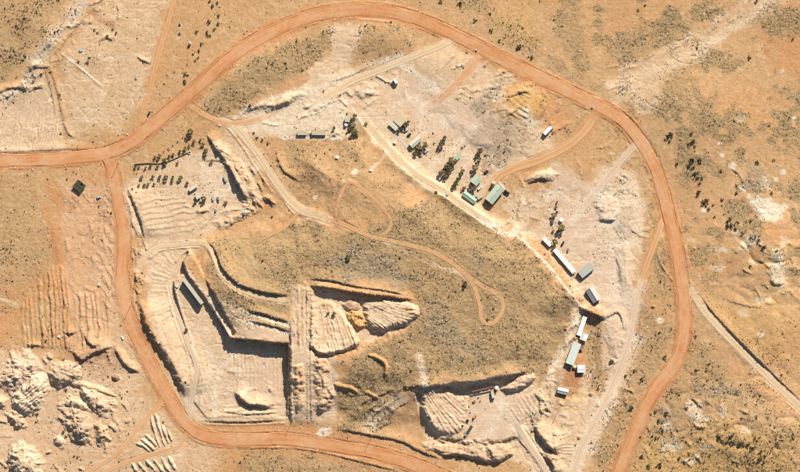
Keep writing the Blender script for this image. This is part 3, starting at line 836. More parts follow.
def zat_np(px, py):
    i = np.clip(np.searchsorted(xs, px) - 1, 0, NX - 2)
    j = np.clip(np.searchsorted(ys, py) - 1, 0, NY - 2)
    fx = (px - xs[i]) / (xs[i + 1] - xs[i])
    fy = (py - ys[j]) / (ys[j + 1] - ys[j])
    return (H[j, i] * (1 - fx) + H[j, i + 1] * fx) * (1 - fy) + (H[j + 1, i] * (1 - fx) + H[j + 1, i + 1] * fx) * fy


# ------------------------------------------------------------------ materials
def new_mat(name):
    m = bpy.data.materials.new(name)
    m.use_nodes = True
    nt = m.node_tree
    b = nt.nodes['Principled BSDF']
    return m, nt, b


class NB:
    """little node-building helper"""
    def __init__(s, nt):
        s.nt = nt

    def n(s, t, **k):
        x = s.nt.nodes.new(t)
        for a, v in k.items():
            setattr(x, a, v)
        return x

    def lk(s, a, b):
        s.nt.links.new(a, b)

    def put(s, sock, v):
        if hasattr(v, 'is_linked') or hasattr(v, 'links'):
            s.lk(v, sock)
        else:
            sock.default_value = v

    def noise(s, scale, detail=3, rough=.55, vec=None):
        x = s.n('ShaderNodeTexNoise')
        x.inputs['Scale'].default_value = scale
        x.inputs['Detail'].default_value = detail
        x.inputs['Roughness'].default_value = rough
        x.inputs['Distortion'].default_value = .9
        if vec is not None:
            s.lk(vec, x.inputs['Vector'])
        return x.outputs['Fac']

    def math(s, op, a, b=0.0, clamp=False):
        x = s.n('ShaderNodeMath', operation=op, use_clamp=clamp)
        s.put(x.inputs[0], a)
        s.put(x.inputs[1], b)
        return x.outputs[0]

    def mapr(s, v, a, b, c, d, kind='LINEAR'):
        x = s.n('ShaderNodeMapRange', interpolation_type=kind)
        s.put(x.inputs['Value'], v)
        for nme, val in (('From Min', a), ('From Max', b), ('To Min', c), ('To Max', d)):
            x.inputs[nme].default_value = val
        return x.outputs[0]

    def mix(s, f, a, b, blend='MIX'):
        x = s.n('ShaderNodeMix', data_type='RGBA', blend_type=blend)
        s.put(x.inputs[0], f)
        s.put(x.inputs[6], a)
        s.put(x.inputs[7], b)
        return x.outputs[2]

    def bump(s, h, strength=.3, dist=.1):
        x = s.n('ShaderNodeBump')
        x.inputs['Strength'].default_value = strength
        x.inputs['Distance'].default_value = dist
        s.put(x.inputs['Height'], h)
        return x.outputs[0]


SOILS = dict(base=soil(217, 174, 124), pale=soil(238, 205, 166), pink=soil(236, 203, 171), orange=soil(222, 157, 102), veg=soil(187, 156, 112),
             grey=soil(176, 157, 131), yellow=soil(230, 183, 112), white=soil(254, 237, 208), brown=soil(165, 112, 80))


def soil_color(q, pos):
    a = q.n('ShaderNodeAttribute', attribute_name='soil_a')
    c = q.n('ShaderNodeAttribute', attribute_name='soil_b')
    sa, sc_ = q.n('ShaderNodeSeparateColor'), q.n('ShaderNodeSeparateColor')
    q.lk(a.outputs['Color'], sa.inputs[0])
    q.lk(c.outputs['Color'], sc_.inputs[0])
    n50, n7, n2, n1 = q.noise(.02, 4, .6, pos), q.noise(.14, 4, .65, pos), q.noise(.42, 4, .65, pos), q.noise(1.0, 2, .6, pos)
    cur = q.mix(q.mapr(n50, .4, .66, 0, .32), SOILS['base'], SOILS['orange'])
    cur = q.mix(q.mapr(n7, .5, .75, 0, .4), cur, SOILS['pale'])
    jit = q.mapr(n2, .3, .7, .55, 1.45)
    jit2 = q.mapr(n7, .3, .7, .78, 1.3)
    for ch, src in (('orange', sa.outputs[2]), ('veg', a.outputs['Alpha']), ('pale', sa.outputs[0]), ('pink', sa.outputs[1]), ('yellow', sc_.outputs[1]),
                    ('brown', c.outputs['Alpha']), ('grey', sc_.outputs[0]), ('white', sc_.outputs[2])):
        f = q.math('MULTIPLY', src, jit2 if ch in ('orange', 'pale', 'pink', 'veg') else jit, True)
        cur = q.mix(f, cur, SOILS[ch])
    # mottled tone: damp and wind-sorted patches, gravel grain
    cur = q.mix(1.0, cur, q.mix(q.mapr(n7, .25, .75, 0, 1), (.91, .90, .885, 1), (1.08, 1.085, 1.09, 1)), 'MULTIPLY')
    cur = q.mix(1.0, cur, q.mix(q.mapr(n2, .25, .75, 0, 1), (.86, .85, .835, 1), (1.12, 1.125, 1.14, 1)), 'MULTIPLY')
    cur = q.mix(1.0, cur, q.mix(q.mapr(n1, .25, .75, 0, 1), (.83, .82, .81, 1), (1.15, 1.15, 1.16, 1)), 'MULTIPLY')
    worked = q.math('ADD', q.math('ADD', sa.outputs[0], sa.outputs[1]), .15, True)
    for ang_, thr_ in ((35, 0), (-52, 1), (84, 2)):
        mp_ = q.n('ShaderNodeMapping')
        mp_.inputs['Rotation'].default_value = (0, 0, R(ang_))
        mp_.inputs['Scale'].default_value = (.022, .42, 1)
        q.lk(pos, mp_.inputs[0])
        st_ = q.noise(1.0, 3, .6, mp_.outputs[0])
        mp2 = q.n('ShaderNodeMapping')
        mp2.inputs['Location'].default_value = (thr_ * 137.0, thr_ * 71.0, 0)
        q.lk(pos, mp2.inputs[0])
        area = q.mapr(q.noise(.016, 2, .5, mp2.outputs[0]), .5, .62, 0, 1)
        cur = q.mix(q.math('MULTIPLY', q.math('MULTIPLY', area, worked), q.mapr(st_, .55, .68, 0, .6)), cur, SOILS['white'])
        cur = q.mix(q.math('MULTIPLY', q.math('MULTIPLY', area, worked), q.mapr(st_, .30, .42, .5, 0)), cur, soil(205, 158, 112))
    cover = q.math('ADD', a.outputs['Alpha'], sc_.outputs[0])
    for scl, thr, colr, kk in ((.55, .80, soil(112, 88, 62), .9), (.33, .86, soil(120, 98, 68), .8), (.8, .84, soil(245, 225, 195), .5)):
        peb = q.n('ShaderNodeTexVoronoi')
        peb.inputs['Scale'].default_value = scl
        q.lk(pos, peb.inputs['Vector'])
        spk = q.mapr(peb.outputs['Distance'], .08, .34, 1, 0)
        sep = q.n('ShaderNodeSeparateColor')
        q.lk(peb.outputs['Color'], sep.inputs[0])
        pick = q.math('GREATER_THAN', sep.outputs[0], thr)
        pebf = q.math('MULTIPLY', q.math('MULTIPLY', spk, pick), q.mapr(cover, 0, .8, .22 * kk, kk))
        cur = q.mix(pebf, cur, colr)
    return cur, n7, n2, n1


def ground_material():
    m, nt, b = new_mat('desert_soil')
    q = NB(nt)
    geo = q.n('ShaderNodeNewGeometry')
    pos = geo.outputs['Position']
    cur, n7, n2, n1 = soil_color(q, pos)
    q.lk(cur, b.inputs['Base Color'])
    b.inputs['Roughness'].default_value = .95
    b.inputs['Specular IOR Level'].default_value = .1
    hgt = q.math('ADD', q.math('MULTIPLY', n1, .5), q.noise(2.6, 2, .6, pos))
    q.lk(q.bump(hgt, .6, .32), b.inputs['Normal'])
    return m


MAT_SOIL = ground_material()


def soil_attrs(sel=None, over=None):
    names_a, names_b = ('pale', 'pink', 'orange', 'veg'), ('grey', 'yellow', 'white', 'brown')
    out = []
    for nm in (names_a, names_b):
        A = np.stack([CH[k] for k in nm], -1)
        out.append(A if sel is None else A[sel])
    return out


# ------------------------------------------------------------------ ground object is made after the heaps (they press nothing into it)
def build_ground():
    V = np.empty((NY * NX, 3), np.float32)
    V[:, 0] = (PX - 400).ravel()
    V[:, 1] = (236 - PY).ravel()
    V[:, 2] = H.ravel()
    j, i = np.mgrid[0:NY - 1, 0:NX - 1]
    a = j * NX + i
    F = np.stack([a, a + NX, a + NX + 1, a + 1], -1).reshape(-1, 4)
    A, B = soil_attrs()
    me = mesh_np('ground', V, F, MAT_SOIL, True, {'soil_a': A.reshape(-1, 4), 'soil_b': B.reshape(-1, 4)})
    o = obj('ground', me)
    tag(o, 'sandy desert ground scarred by mining cuts and scraped pads', None, None, 'structure')
    return o


# ------------------------------------------------------------------ road sheets
def road_material(name, c1, c2, c3, rededge=False):
    m, nt, b = new_mat(name)
    q = NB(nt)
    uv = q.n('ShaderNodeUVMap', uv_map='along')
    mp = q.n('ShaderNodeMapping')
    mp.inputs['Scale'].default_value = (2.4, .02, 1)
    q.lk(uv.outputs[0], mp.inputs[0])
    streak = q.noise(1.0, 4, .6, mp.outputs[0])
    geo = q.n('ShaderNodeNewGeometry')
    pos = geo.outputs['Position']
    n30, n4, n1 = q.noise(.035, 3, .6, pos), q.noise(.25, 4, .65, pos), q.noise(1.2, 2, .6, pos)
    cur = q.mix(q.mapr(streak, .38, .62, 0, 1), c1, c2)
    cur = q.mix(q.mapr(q.math('ADD', n30, q.math('MULTIPLY', n4, .5)), .62, .95, 0, .9), cur, c3)
    cur = q.mix(1.0, cur, q.mix(n4, (.86, .85, .84, 1), (1.12, 1.12, 1.13, 1)), 'MULTIPLY')
    cur = q.mix(1.0, cur, q.mix(n1, (.90, .90, .89, 1), (1.09, 1.09, 1.09, 1)), 'MULTIPLY')
    if not rededge:      # two wheel ruts with a looser crown between them
        s2 = q.n('ShaderNodeSeparateXYZ')
        q.lk(uv.outputs[0], s2.inputs[0])
        ru = q.math('ABSOLUTE', q.math('SUBTRACT', q.math('ABSOLUTE', q.math('ADD', s2.outputs[0], q.math('MULTIPLY', q.math('SUBTRACT', n30, .5), .5))), .46))
        cur = q.mix(q.mapr(ru, .10, .26, .75, 0), cur, c2)
        cur = q.mix(q.mapr(ru, .3, .46, 0, .55), cur, tuple(v * .86 for v in c1[:3]) + (1,))
    if rededge:
        sp = q.n('ShaderNodeSeparateXYZ')
        q.lk(uv.outputs[0], sp.inputs[0])
        uu = q.math('ABSOLUTE', q.math('ADD', sp.outputs[0], q.math('MULTIPLY', q.math('SUBTRACT', n4, .5), .16)))
        band = q.math('MULTIPLY', q.mapr(uu, .70, .80, 0, 1), q.mapr(uu, .86, .97, 1, 0))
        cur = q.mix(q.math('MULTIPLY', band, q.mapr(n30, .35, .65, 1.0, .1)), cur, soil(196, 116, 66))
    under, _, m2, m1 = soil_color(q, pos)
    ed = q.n('ShaderNodeAttribute', attribute_name='worn')
    f = q.math('ADD', ed.outputs['Fac'], q.math('MULTIPLY', q.math('SUBTRACT', q.math('ADD', m2, n4), 1.0), 1.7))
    cur = q.mix(q.mapr(f, .15, .75, 0, 1, 'SMOOTHSTEP'), under, cur)
    q.lk(cur, b.inputs['Base Color'])
    b.inputs['Roughness'].default_value = .95
    b.inputs['Specular IOR Level'].default_value = .1
    q.lk(q.bump(q.math('ADD', n1, streak), .35, .15), b.inputs['Normal'])
    return m


RM = {
    'red': road_material('graded_red_dirt', soil(215, 145, 92), soil(230, 168, 117), soil(231, 180, 134), True),
    'tan': road_material('tan_track_dirt', soil(225, 170, 117), soil(233, 187, 139), soil(222, 160, 108)),
    'pale': road_material('pale_track_dirt', soil(233, 200, 156), soil(240, 214, 176), soil(228, 186, 138)),
    'pink': road_material('pinkish_track_dirt', soil(229, 194, 160), soil(237, 209, 180), soil(226, 188, 150)),
}


def build_roads():
    labels = iter([
        'wide graded red dirt ring road curving around the mine village',
        'wide red dirt road running south from the junction and along the quarries',
        'straight sandy track leaving the ring road northward',
        'short sandy spur from the ring road onto the pale northern pad',
        'broad pale track running down from the northern pad past the knoll',
        'tan track winding over the hill and ending in a teardrop loop',
        'faded spur branching south-west off the winding hill track',
        'faint oval loop of wheel marks on the upper hill',
        'pale road slanting up from the northern pad to the ring road',
        'reddish ramp from the ring road down to the house yards',
        'broad tan driveway from the eastern ring road to the green shed',
        'faint pinkish track from the ring road down to the eastern pads',
        'tan spur splitting off the ring road beside the eastern bend',
        'pinkish grey track running south past the white roofed houses',
        'pale ditch-like track heading south-east beyond the ring road',
        'sandy track through the spoil heaps in the south-west',
        'sandy cross track between the combed white spoil ridges',
        'pale bench track cut along the hill above the western quarry',
        'pinkish haul track down the side of the western quarry',
        'pale lane along the foot of the cut behind the houses',
        'haul ramp climbing south out of the south-eastern quarry',
        'short pale path at the western edge of the shrub field'])
    for k, (name, wd_, style, pts) in enumerate(ROADS):
        p = spline(pts, 2.2)
        d = np.gradient(p, axis=0)
        d /= np.linalg.norm(d, axis=1)[:, None] + 1e-9
        nrm = np.c_[-d[:, 1], d[:, 0]]
        n = len(p)
        fr = np.array([-1.06, -1., -.9, -.78, -.6, -.3, 0, .3, .6, .78, .9, 1., 1.06])
        rs = np.random.default_rng(50 + k)
        wob = np.convolve(rs.normal(0, 1, n + 8), np.ones(5) / 5, 'valid')[:n] * (1.0 if wd_ > 10 else .6)
        wob2 = np.convolve(rs.normal(0, 1, n + 8), np.ones(5) / 5, 'valid')[:n] * (1.0 if wd_ > 10 else .6)
        hw = wd_ / 2
        wv = np.interp(np.arange(n), np.arange(0, n + 20, 18), 1 + rs.normal(0, .05, len(np.arange(0, n + 20, 18))))[:, None]
        off = wv * fr[None, :] * hw + np.where(fr < -.9, 1, 0)[None, :] * wob[:, None] + np.where(fr > .9, 1, 0)[None, :] * wob2[:, None]
        q = p[:, None, :] + nrm[:, None, :] * off[..., None]
        z = zat_np(q[..., 0].ravel(), q[..., 1].ravel()).reshape(n, -1)
        lift = {True: .13, False: .07}[wd_ > 10] + .0016 * (25 - k)
        dz = np.where(np.abs(fr) > 1.0, -.45, np.where(np.abs(fr) > .95, .03, lift))[None, :] + np.where(np.abs(fr) < .1, .05 if wd_ > 10 else .02, 0)[None, :]
        V = np.stack([q[..., 0] - 400, 236 - q[..., 1], z + dz], -1).reshape(-1, 3)
        c = len(fr)
        jj, ii = np.mgrid[0:n - 1, 0:c - 1]
        a = jj * c + ii
        F = np.stack([a, a + c, a + c + 1, a + 1], -1).reshape(-1, 4)
        gi = np.clip(np.searchsorted(ys, q[..., 1].ravel()), 0, NY - 1), np.clip(np.searchsorted(xs, q[..., 0].ravel()), 0, NX - 1)
        A, B = soil_attrs(gi)
        a0 = np.abs(fr)
        worn = np.interp(a0, [0, .6, .78, .9, 1.0], [1.1, 1, .85, .6, .1] if wd_ > 10 else [1.0, .85, .6, .3, .0])
        worn = np.broadcast_to(worn[None, :], (n, c)).copy()
        t = np.arange(n) * 2.2
        fade = np.clip(np.minimum(t, t[::-1]) / (1.0 if wd_ > 10 else 22.0), 0, 1)
        worn = worn * (.25 + .75 * fade)[:, None]
        if wd_ < 10:
            g_ = np.interp(np.arange(n), np.arange(0, n + 30, 9), rs.uniform(.55, 1.1, len(np.arange(0, n + 30, 9))))
            worn = worn * g_[:, None]
        Wn = np.repeat(worn.reshape(-1, 1), 4, 1)
        me = mesh_np(name, V, F, RM[style], True, {'soil_a': A, 'soil_b': B, 'worn': Wn})
        if len(me.polygons) and me.polygons[0].normal.z < 0:
            me.flip_normals()
        seg = np.r_[0, np.cumsum(np.hypot(*np.diff(p, axis=0).T))]
        UV = np.stack([np.broadcast_to(fr[None, :], (n, c)), np.broadcast_to(seg[:, None] + 977.0 * k, (n, c))], -1).reshape(-1, 2)
        uvl = me.uv_layers.new(name='along')
        li = np.empty(len(me.loops), np.int32)
        me.loops.foreach_get('vertex_index', li)
        uvl.data.foreach_set('uv', UV[li].astype(np.float32).ravel())
        tag(obj(name, me), next(labels), None, None, 'structure')


# ------------------------------------------------------------------ spoil heaps: solid mounds standing on the ground
def heap(label, pts, h, edge, over, lumps=.5, ramp=None, strp=None, group=None, rough=1.0, seed=1, name='spoil_heap', cat='spoil heap', soft_top=.4):
    w, sd = poly_field(pts, max(edge + 6, 14))
    X, Y = PX[w], PY[w]
    s = sd + N8[w] * rough * 1.2 + N3[w] * rough * .7
    f = np.clip(s / edge, 0, 1)
    f = f * (2 - f) * soft_top + f * (1 - soft_top)
    hh = h * f
    if ramp:
        (x0, y0), (x1, y1), lo = ramp
        L2 = (x1 - x0) ** 2 + (y1 - y0) ** 2
        t = np.clip(((X - x0) * (x1 - x0) + (Y - y0) * (y1 - y0)) / L2, 0, 1)
        hh = hh * (lo + (1 - lo) * t)
    ins = sm(s / max(edge * .6, 1.5))
    L = 2.2 * (np.abs(vnoise(7.5, 900 + seed)[w]) - .33) + 1.5 * (np.abs(vnoise(3.9, 950 + seed)[w]) - .33) + .8 * (np.abs(vnoise(2.0, 970 + seed)[w]) - .33) + .3 * vnoise(1.2, 975 + seed)[w]
    L = L + 1.2 * (.45 - np.abs(vnoise(5.0, 930 + seed)[w])) + .5 * (.4 - np.abs(vnoise(2.4, 935 + seed)[w]))
    hh = hh + lumps * L * ins
    cxy = np.mean(np.asarray(pts, float), 0)
    ang_ = np.arctan2(Y - cxy[1], X - cxy[0])
    R1 = np.random.default_rng(1200 + seed).uniform(-1, 1, 512)
    uu = ang_ * max(np.sqrt(np.abs((X[0, -1] - X[0, 0]) * (Y[-1, 0] - Y[0, 0]))) * .25, 2) / 1.5 + 40 + .8 * N8[w]
    k0 = np.floor(uu).astype(int)
    fu = sm(uu - k0)
    rill = np.abs(R1[k0 % 512] * (1 - fu) + R1[(k0 + 1) % 512] * fu) * 1.6 - .6
    hh = hh + rill * min(.2 * h, 1.0) * ins * np.clip(1.4 - s / edge, 0, 1)
    if strp:
        _, st = stripes(pts, *strp[:2], **{**strp[2], 'target': 1, 'soft': edge, 'm': max(edge + 6, 14)})
        hh = hh + st
    hh = np.where(s > 0, np.maximum(hh, 0.03), 0)
    prev = HEAP[w].copy()
    HEAP[w] = np.maximum(prev, hh)
    KEEP[w] = np.minimum(KEEP[w], np.where(hh > .3, .25, 1))
    on = s > 0
    V = np.stack([X - 400, 236 - Y, np.where(on, H[w] + hh + .02, H[w] - .35)], -1).reshape(-1, 3)
    ny, nx = X.shape
    j, i = np.mgrid[0:ny - 1, 0:nx - 1]
    a = j * nx + i
    F = np.stack([a, a + nx, a + nx + 1, a + 1], -1).reshape(-1, 4)
    keep = on.ravel()[F].any(1)
    F = F[keep]
    if not len(F):
        return None
    used = np.unique(F)
    remap = np.full(ny * nx, -1, np.int64)
    remap[used] = np.arange(len(used))
    A, B = soil_attrs(w)
    A, B = A.reshape(-1, 4).copy(), B.reshape(-1, 4).copy()
    ia = {'pale': (A, 0), 'pink': (A, 1), 'orange': (A, 2), 'veg': (A, 3), 'grey': (B, 0), 'yellow': (B, 1), 'white': (B, 2), 'brown': (B, 3)}
    A[:] *= .2
    B[:] *= .2
    for ch, k in over.items():
        arr, c = ia[ch]
        arr[:, c] = np.clip(k * (1 + .5 * N8[w].ravel()), 0, 1)
    gA, gB = [q_.reshape(-1, 4) for q_ in soil_attrs(w)]
    up = sm(hh / 1.6).reshape(-1, 1)
    A = gA * (1 - up) + A * up
    B = gB * (1 - up) + B * up
    o0 = V[used].mean(0)
    o0[2] = V[used][:, 2].min()
    me = mesh_np(name, V[used] - o0, remap[F], MAT_SOIL, True, {'soil_a': A[used], 'soil_b': B[used]})
    o = obj(name, me, None, tuple(o0))
    tag(o, label, cat, group)
    return o


def ridge(label, pts, width, h, over, group=None, seed=1, lumps=.3):
    p = spline(pts, 2.5)
    d = np.gradient(p, axis=0)
    d /= np.linalg.norm(d, axis=1)[:, None] + 1e-9
    nr = np.c_[-d[:, 1], d[:, 0]]
    t = np.linspace(0, 1, len(p))
    wv = width / 2 * np.clip(np.minimum(t, 1 - t) * 5 + .35, 0, 1)
    poly = np.vstack([p + nr * wv[:, None], (p - nr * wv[:, None])[::-1]])
    return heap(label, poly, h, width / 2, over, lumps, None, None, group, .9, seed, 'spoil_ridge', 'spoil heap')


heap('pale fan-shaped tip with long straight furrows and toothed lower edge', [(311, 303), (326, 298), (338, 304), (344, 312), (353, 325), (362, 342), (358, 347), (348, 351), (334, 354), (320, 354), (310, 346)], 6.6, 4.0, {'pale': .75, 'pink': .3}, .3, ((325, 300), (335, 345), .15), (2.9, 1.1, dict(apex=(296, 190), seed=5)), seed=2, rough=2.0)
heap('broad pale fan tip with curved furrows east of the orange lumps', [(362, 300), (385, 299), (410, 301), (418, 305), (419, 314), (407, 325), (390, 331), (372, 332), (362, 320)], 8.0, 6.0, {'pale': .75, 'pink': .3}, .3, ((366, 300), (402, 324), .2), (2.7, 1.0, dict(apex=(338, 292), seed=9)), seed=3, rough=2.0)
heap('lumpy orange earth pile between the two furrowed fans', [(345, 313), (352, 309), (362, 312), (369, 320), (369, 327), (358, 329), (349, 324)], 3.0, 3, {'orange': .9, 'yellow': .5}, 1.4, seed=4)
heap('low round mound with brown hatched top above the orange pile', [(342, 304), (350, 299), (359, 301), (362, 308), (357, 312), (346, 312)], 2.4, 4, {'pale': .5, 'brown': .4}, .3, None, (2.4, .7, dict(ang=88, seed=4)), seed=5)
heap('small pale mound with a dark hollow side above the fan', [(316, 304), (326, 299), (334, 303), (340, 309), (330, 309), (320, 308)], 2.2, 3, {'pale': .6}, .3, seed=6)
heap('pinkish lumpy spoil mass south of the furrowed fan', [(312, 358), (317, 354), (326, 357), (333, 367), (332, 382), (337, 395), (333, 408), (322, 414), (313, 410)], 3.6, 8, {'pale': .6, 'orange': .45}, .9, None, None, seed=7, soft_top=.1)
heap('narrow pink spoil strip between the two straight scarps', [(293, 364), (304, 362), (306, 380), (305, 405), (297, 414), (293, 400)], 2.2, 4, {'pale': .5, 'orange': .5}, .8, seed=8)
heap('large pale striped tip with shaded western face in the south-eastern quarry', [(419, 390), (432, 387), (450, 389), (468, 395), (470, 410), (463, 428), (452, 437), (438, 434), (427, 424), (420, 408)], 5.5, 5.5, {'pale': .75, 'pink': .4}, .25, ((470, 405), (424, 408), .05), (3.2, .7, dict(apex=(398, 352), seed=12)), seed=9, rough=1.8)
heap('long low tip with broken dark face beside the southern road', [(419, 442), (436, 439), (452, 441), (472, 440), (486, 446), (500, 441), (512, 446), (514, 455), (502, 462), (488, 463), (474, 460), (458, 456), (440, 455), (428, 451)], 4.4, 4.0, {'pale': .6, 'pink': .3, 'brown': .12}, .7, ((460, 436), (462, 452), .1), None, None, 1.3, 10)
heap('pinkish ridge of fresh spoil at the east end of the quarry wall', [(499, 389), (507, 383), (520, 376), (534, 372), (537, 378), (530, 385), (517, 391), (508, 392)], 4.6, 4.5, {'pink': .9}, .5, seed=11)
SW = dict(soft_top=.05, rough=2.8)
heap('sprawling pale spoil slope at the western picture edge', [(-6, 376), (10, 354), (24, 348), (40, 358), (44, 370), (34, 380), (22, 392), (8, 394), (-6, 388)], 5.0, 13, {'pink': .8, 'pale': .4}, .9, seed=12, **SW)
heap('striped cream spoil mound with slanting gullies and bright rim', [(8, 404), (18, 388), (28, 374), (40, 370), (50, 378), (51, 394), (44, 406), (31, 417), (16, 416)], 6.5, 12, {'pale': .7, 'white': .3, 'pink': .4}, .7, None, (2.8, 1.7, dict(ang=-38, seed=31)), seed=13, **SW)
heap('round topped grey pink mound with dark western flank', [(48, 368), (53, 361), (64, 359), (77, 363), (86, 374), (80, 383), (68, 386), (60, 390), (50, 384)], 6.4, 9, {'pink': .6, 'pale': .3, 'grey': .2}, .6, ((84, 366), (56, 376), .45), (3.2, .7, dict(ang=20, seed=8)), seed=14, **SW)
ridge('thin pale tongue of spoil trailing off the grey pink mound', [(66, 383), (80, 384), (98, 389), (116, 396)], 8, 2.4, {'pale': .8}, None, 15)
heap('wedge of smooth pink spoil with one long dark flank', [(80, 386), (98, 387), (115, 395), (120, 408), (106, 419), (94, 412), (82, 399)], 6.5, 10, {'pink': .5, 'pale': .5}, .6, ((116, 396), (88, 404), .2), None, seed=16, **SW)
heap('grey faced pointed mound among the south-western heaps', [(56, 412), (64, 403), (77, 405), (88, 412), (95, 424), (94, 438), (82, 445), (72, 439), (65, 428)], 8.0, 13, {'pink': .6, 'grey': .3}, 1.0, ((72, 406), (80, 432), .4), None, seed=17, **SW)
heap('small dark flanked heap beside the grey pointed mound', [(92, 423), (101, 419), (109, 427), (111, 439), (102, 446), (94, 438)], 4.4, 8, {'pale': .6, 'grey': .25}, .8, seed=18, **SW)
heap('tall pale mound with dark western side in the bottom corner', [(6, 453), (13, 444), (24, 441), (37, 447), (47, 460), (46, 476), (32, 484), (19, 479), (9, 467)], 8.0, 13, {'white': .3, 'pale': .6, 'grey': .1}, .8, ((44, 450), (14, 462), .4), (3.5, 1.0, dict(ang=-50, seed=6)), seed=19, **SW)
heap('little pale heap north of the corner mound', [(4, 413), (14, 407), (24, 412), (26, 424), (15, 429), (7, 422)], 4.2, 8, {'pink': .5, 'pale': .5}, .8, seed=20, **SW)
heap('half seen spoil heap at the picture edge', [(-12, 390), (2, 392), (10, 400), (5, 410), (-12, 412)], 4.6, 8, {'pink': .5, 'pale': .4}, .8, seed=21, **SW)
heap('tiny white heap beside the sandy track', [(53, 438), (59, 434), (65, 440), (62, 446), (55, 444)], 2.4, 3, {'white': .5}, .4, seed=22, soft_top=.1)
heap('cream rubble apron below the grey pink mound', [(54, 406), (68, 393), (88, 401), (94, 413), (76, 410), (64, 408)], 2.6, 7, {'pale': .6, 'white': .2}, .7, seed=23)
PM = dict(rough=1.8, soft_top=.3)
heap('pink pushed-up earth tongue east of the stone ring', [(605, 323), (611, 317), (618, 314), (625, 324), (626, 342), (618, 358), (609, 353), (603, 338)], 1.8, 8, {'pink': .9, 'white': .2}, .12, seed=71, **PM)
heap('pale bank of pushed earth beside the pinkish track', [(615, 246), (627, 241), (636, 258), (633, 286), (623, 294), (616, 272)], 1.3, 9, {'pink': .8, 'white': .3}, .1, seed=72, **PM)
heap('bright white earth mound with dark southern lip', [(596, 200), (607, 193), (619, 199), (621, 213), (613, 221), (602, 221), (595, 211)], 1.7, 5, {'white': .4, 'pink': .7}, .08, ((608, 194), (608, 220), .3), seed=73, **PM)
heap('low pale mound between the white mound and the ring road', [(620, 206), (634, 198), (645, 212), (641, 232), (626, 240), (618, 224)], 1.0, 10, {'pink': .8, 'white': .2}, .1, seed=74, **PM)
heap('pale earth bank above the small dark scarp', [(526, 180), (534, 172), (548, 167), (560, 173), (552, 181), (541, 178)], 1.8, 5, {'pale': .8, 'white': .2}, .25, seed=75, **PM)
heap('cream pushed earth beside the pale road north of the caravan', [(352, 88), (366, 81), (378, 85), (373, 96), (360, 99)], 1.3, 5, {'pale': .8, 'white': .2}, .3, seed=77, **PM)
heap('long cream bank below the northern ring road', [(262, 108), (280, 98), (300, 89), (306, 95), (284, 107), (268, 114)], 1.5, 5, {'white': .3, 'pale': .7}, .3, seed=78, **PM)
heap('rubble bank along the eastern edge of the western camp', [(232, 160), (240, 157), (255, 182), (264, 200), (255, 207), (246, 190)], 1.8, 5, {'pale': .7, 'brown': .15}, .5, seed=79, **PM)
heap('boulder strewn bank south of the western camp', [(212, 222), (232, 213), (252, 205), (259, 212), (240, 223), (220, 231)], 1.2, 5, {'pale': .7, 'grey': .25}, .5, seed=80, **PM)
heap('round red earth mound beside the southern yard', [(588.4, 394), (590, 391.6), (593, 391.8), (594.4, 394.4), (592.4, 397), (589.6, 396.6)], 1.5, 3, {'orange': 1.0, 'brown': .5}, .2, seed=24, rough=.3)
heap('dark rooted scrub mound near the pinkish track', [(609, 360), (613, 358), (617, 361), (614, 365), (610, 364)], 1.2, 2.5, {'brown': .8, 'grey': .4}, .5, seed=25, rough=.4)
heap('small dark brown mound on the pale shoulder by the track', [(576, 437), (579, 434.6), (582, 437), (580, 440), (577, 439.6)], 1.2, 2.2, {'brown': .8}, .4, seed=26, rough=.4)
heap('dark rubble mound east of the spur track', [(650, 306), (653, 304), (656, 306.5), (654, 309), (651, 309)], 1.3, 2.5, {'brown': .8}, .4, seed=27, rough=.4)
heap('dark earth mound with stubble in the south-western scrub', [(111, 376), (115, 373), (120, 375), (121, 379), (117, 381.5), (112, 380)], 2.0, 3, {'brown': .9, 'grey': .4}, .5, seed=28, rough=.4)
for k, (pts, lab, hh) in enumerate([
    ([(368, 354), (378, 357), (386, 364), (386, 376)], 'curved orange spoil ridge bending round in the scrub', 2.6),
    ([(334, 383), (343, 386), (352, 388), (358, 392)], 'short orange ridge beside the pink spoil mass', 2.4),
    ([(365, 391), (372, 394), (379, 398)], 'tiny orange ridge in the hill scrub', 1.6)]):
    ridge(lab, pts, 5.5, hh, {'orange': .7, 'yellow': .2}, None, 40 + k)
COMB = [[(137, 443), (144, 446), (150, 451)], [(141, 439), (147, 443), (154, 449.5)], [(145, 434), (151, 439), (157, 446)], [(151, 414), (155, 432), (160, 447)], [(155.5, 413), (160, 430), (165, 446)], [(162, 424), (166, 436), (169, 444)], [(168, 430), (172, 441)], [(132, 463), (137, 472)], [(138, 462), (147, 473)], [(146, 460), (157, 472)], [(153, 458), (163, 472)], [(161, 457), (170, 472)], [(168, 456), (176, 470)]]
wherec = ['westernmost of the short ridges above the cross track', 'second short ridge above the cross track', 'third short ridge above the cross track', 'longest ridge above the cross track', 'long ridge beside the longest one', 'shorter eastern ridge above the cross track', 'smallest eastern ridge above the cross track', 'westernmost ridge below the cross track', 'second ridge below the cross track', 'third ridge below the cross track', 'fourth ridge below the cross track', 'fifth ridge below the cross track', 'easternmost ridge below the cross track']
for k, pts in enumerate(COMB):
    ridge('white combed spoil, ' + wherec[k], pts, 4.0, 1.5, {'white': .5, 'pale': .6}, 'combed white spoil ridges', 60 + k, .35)

build_ground()
build_roads()
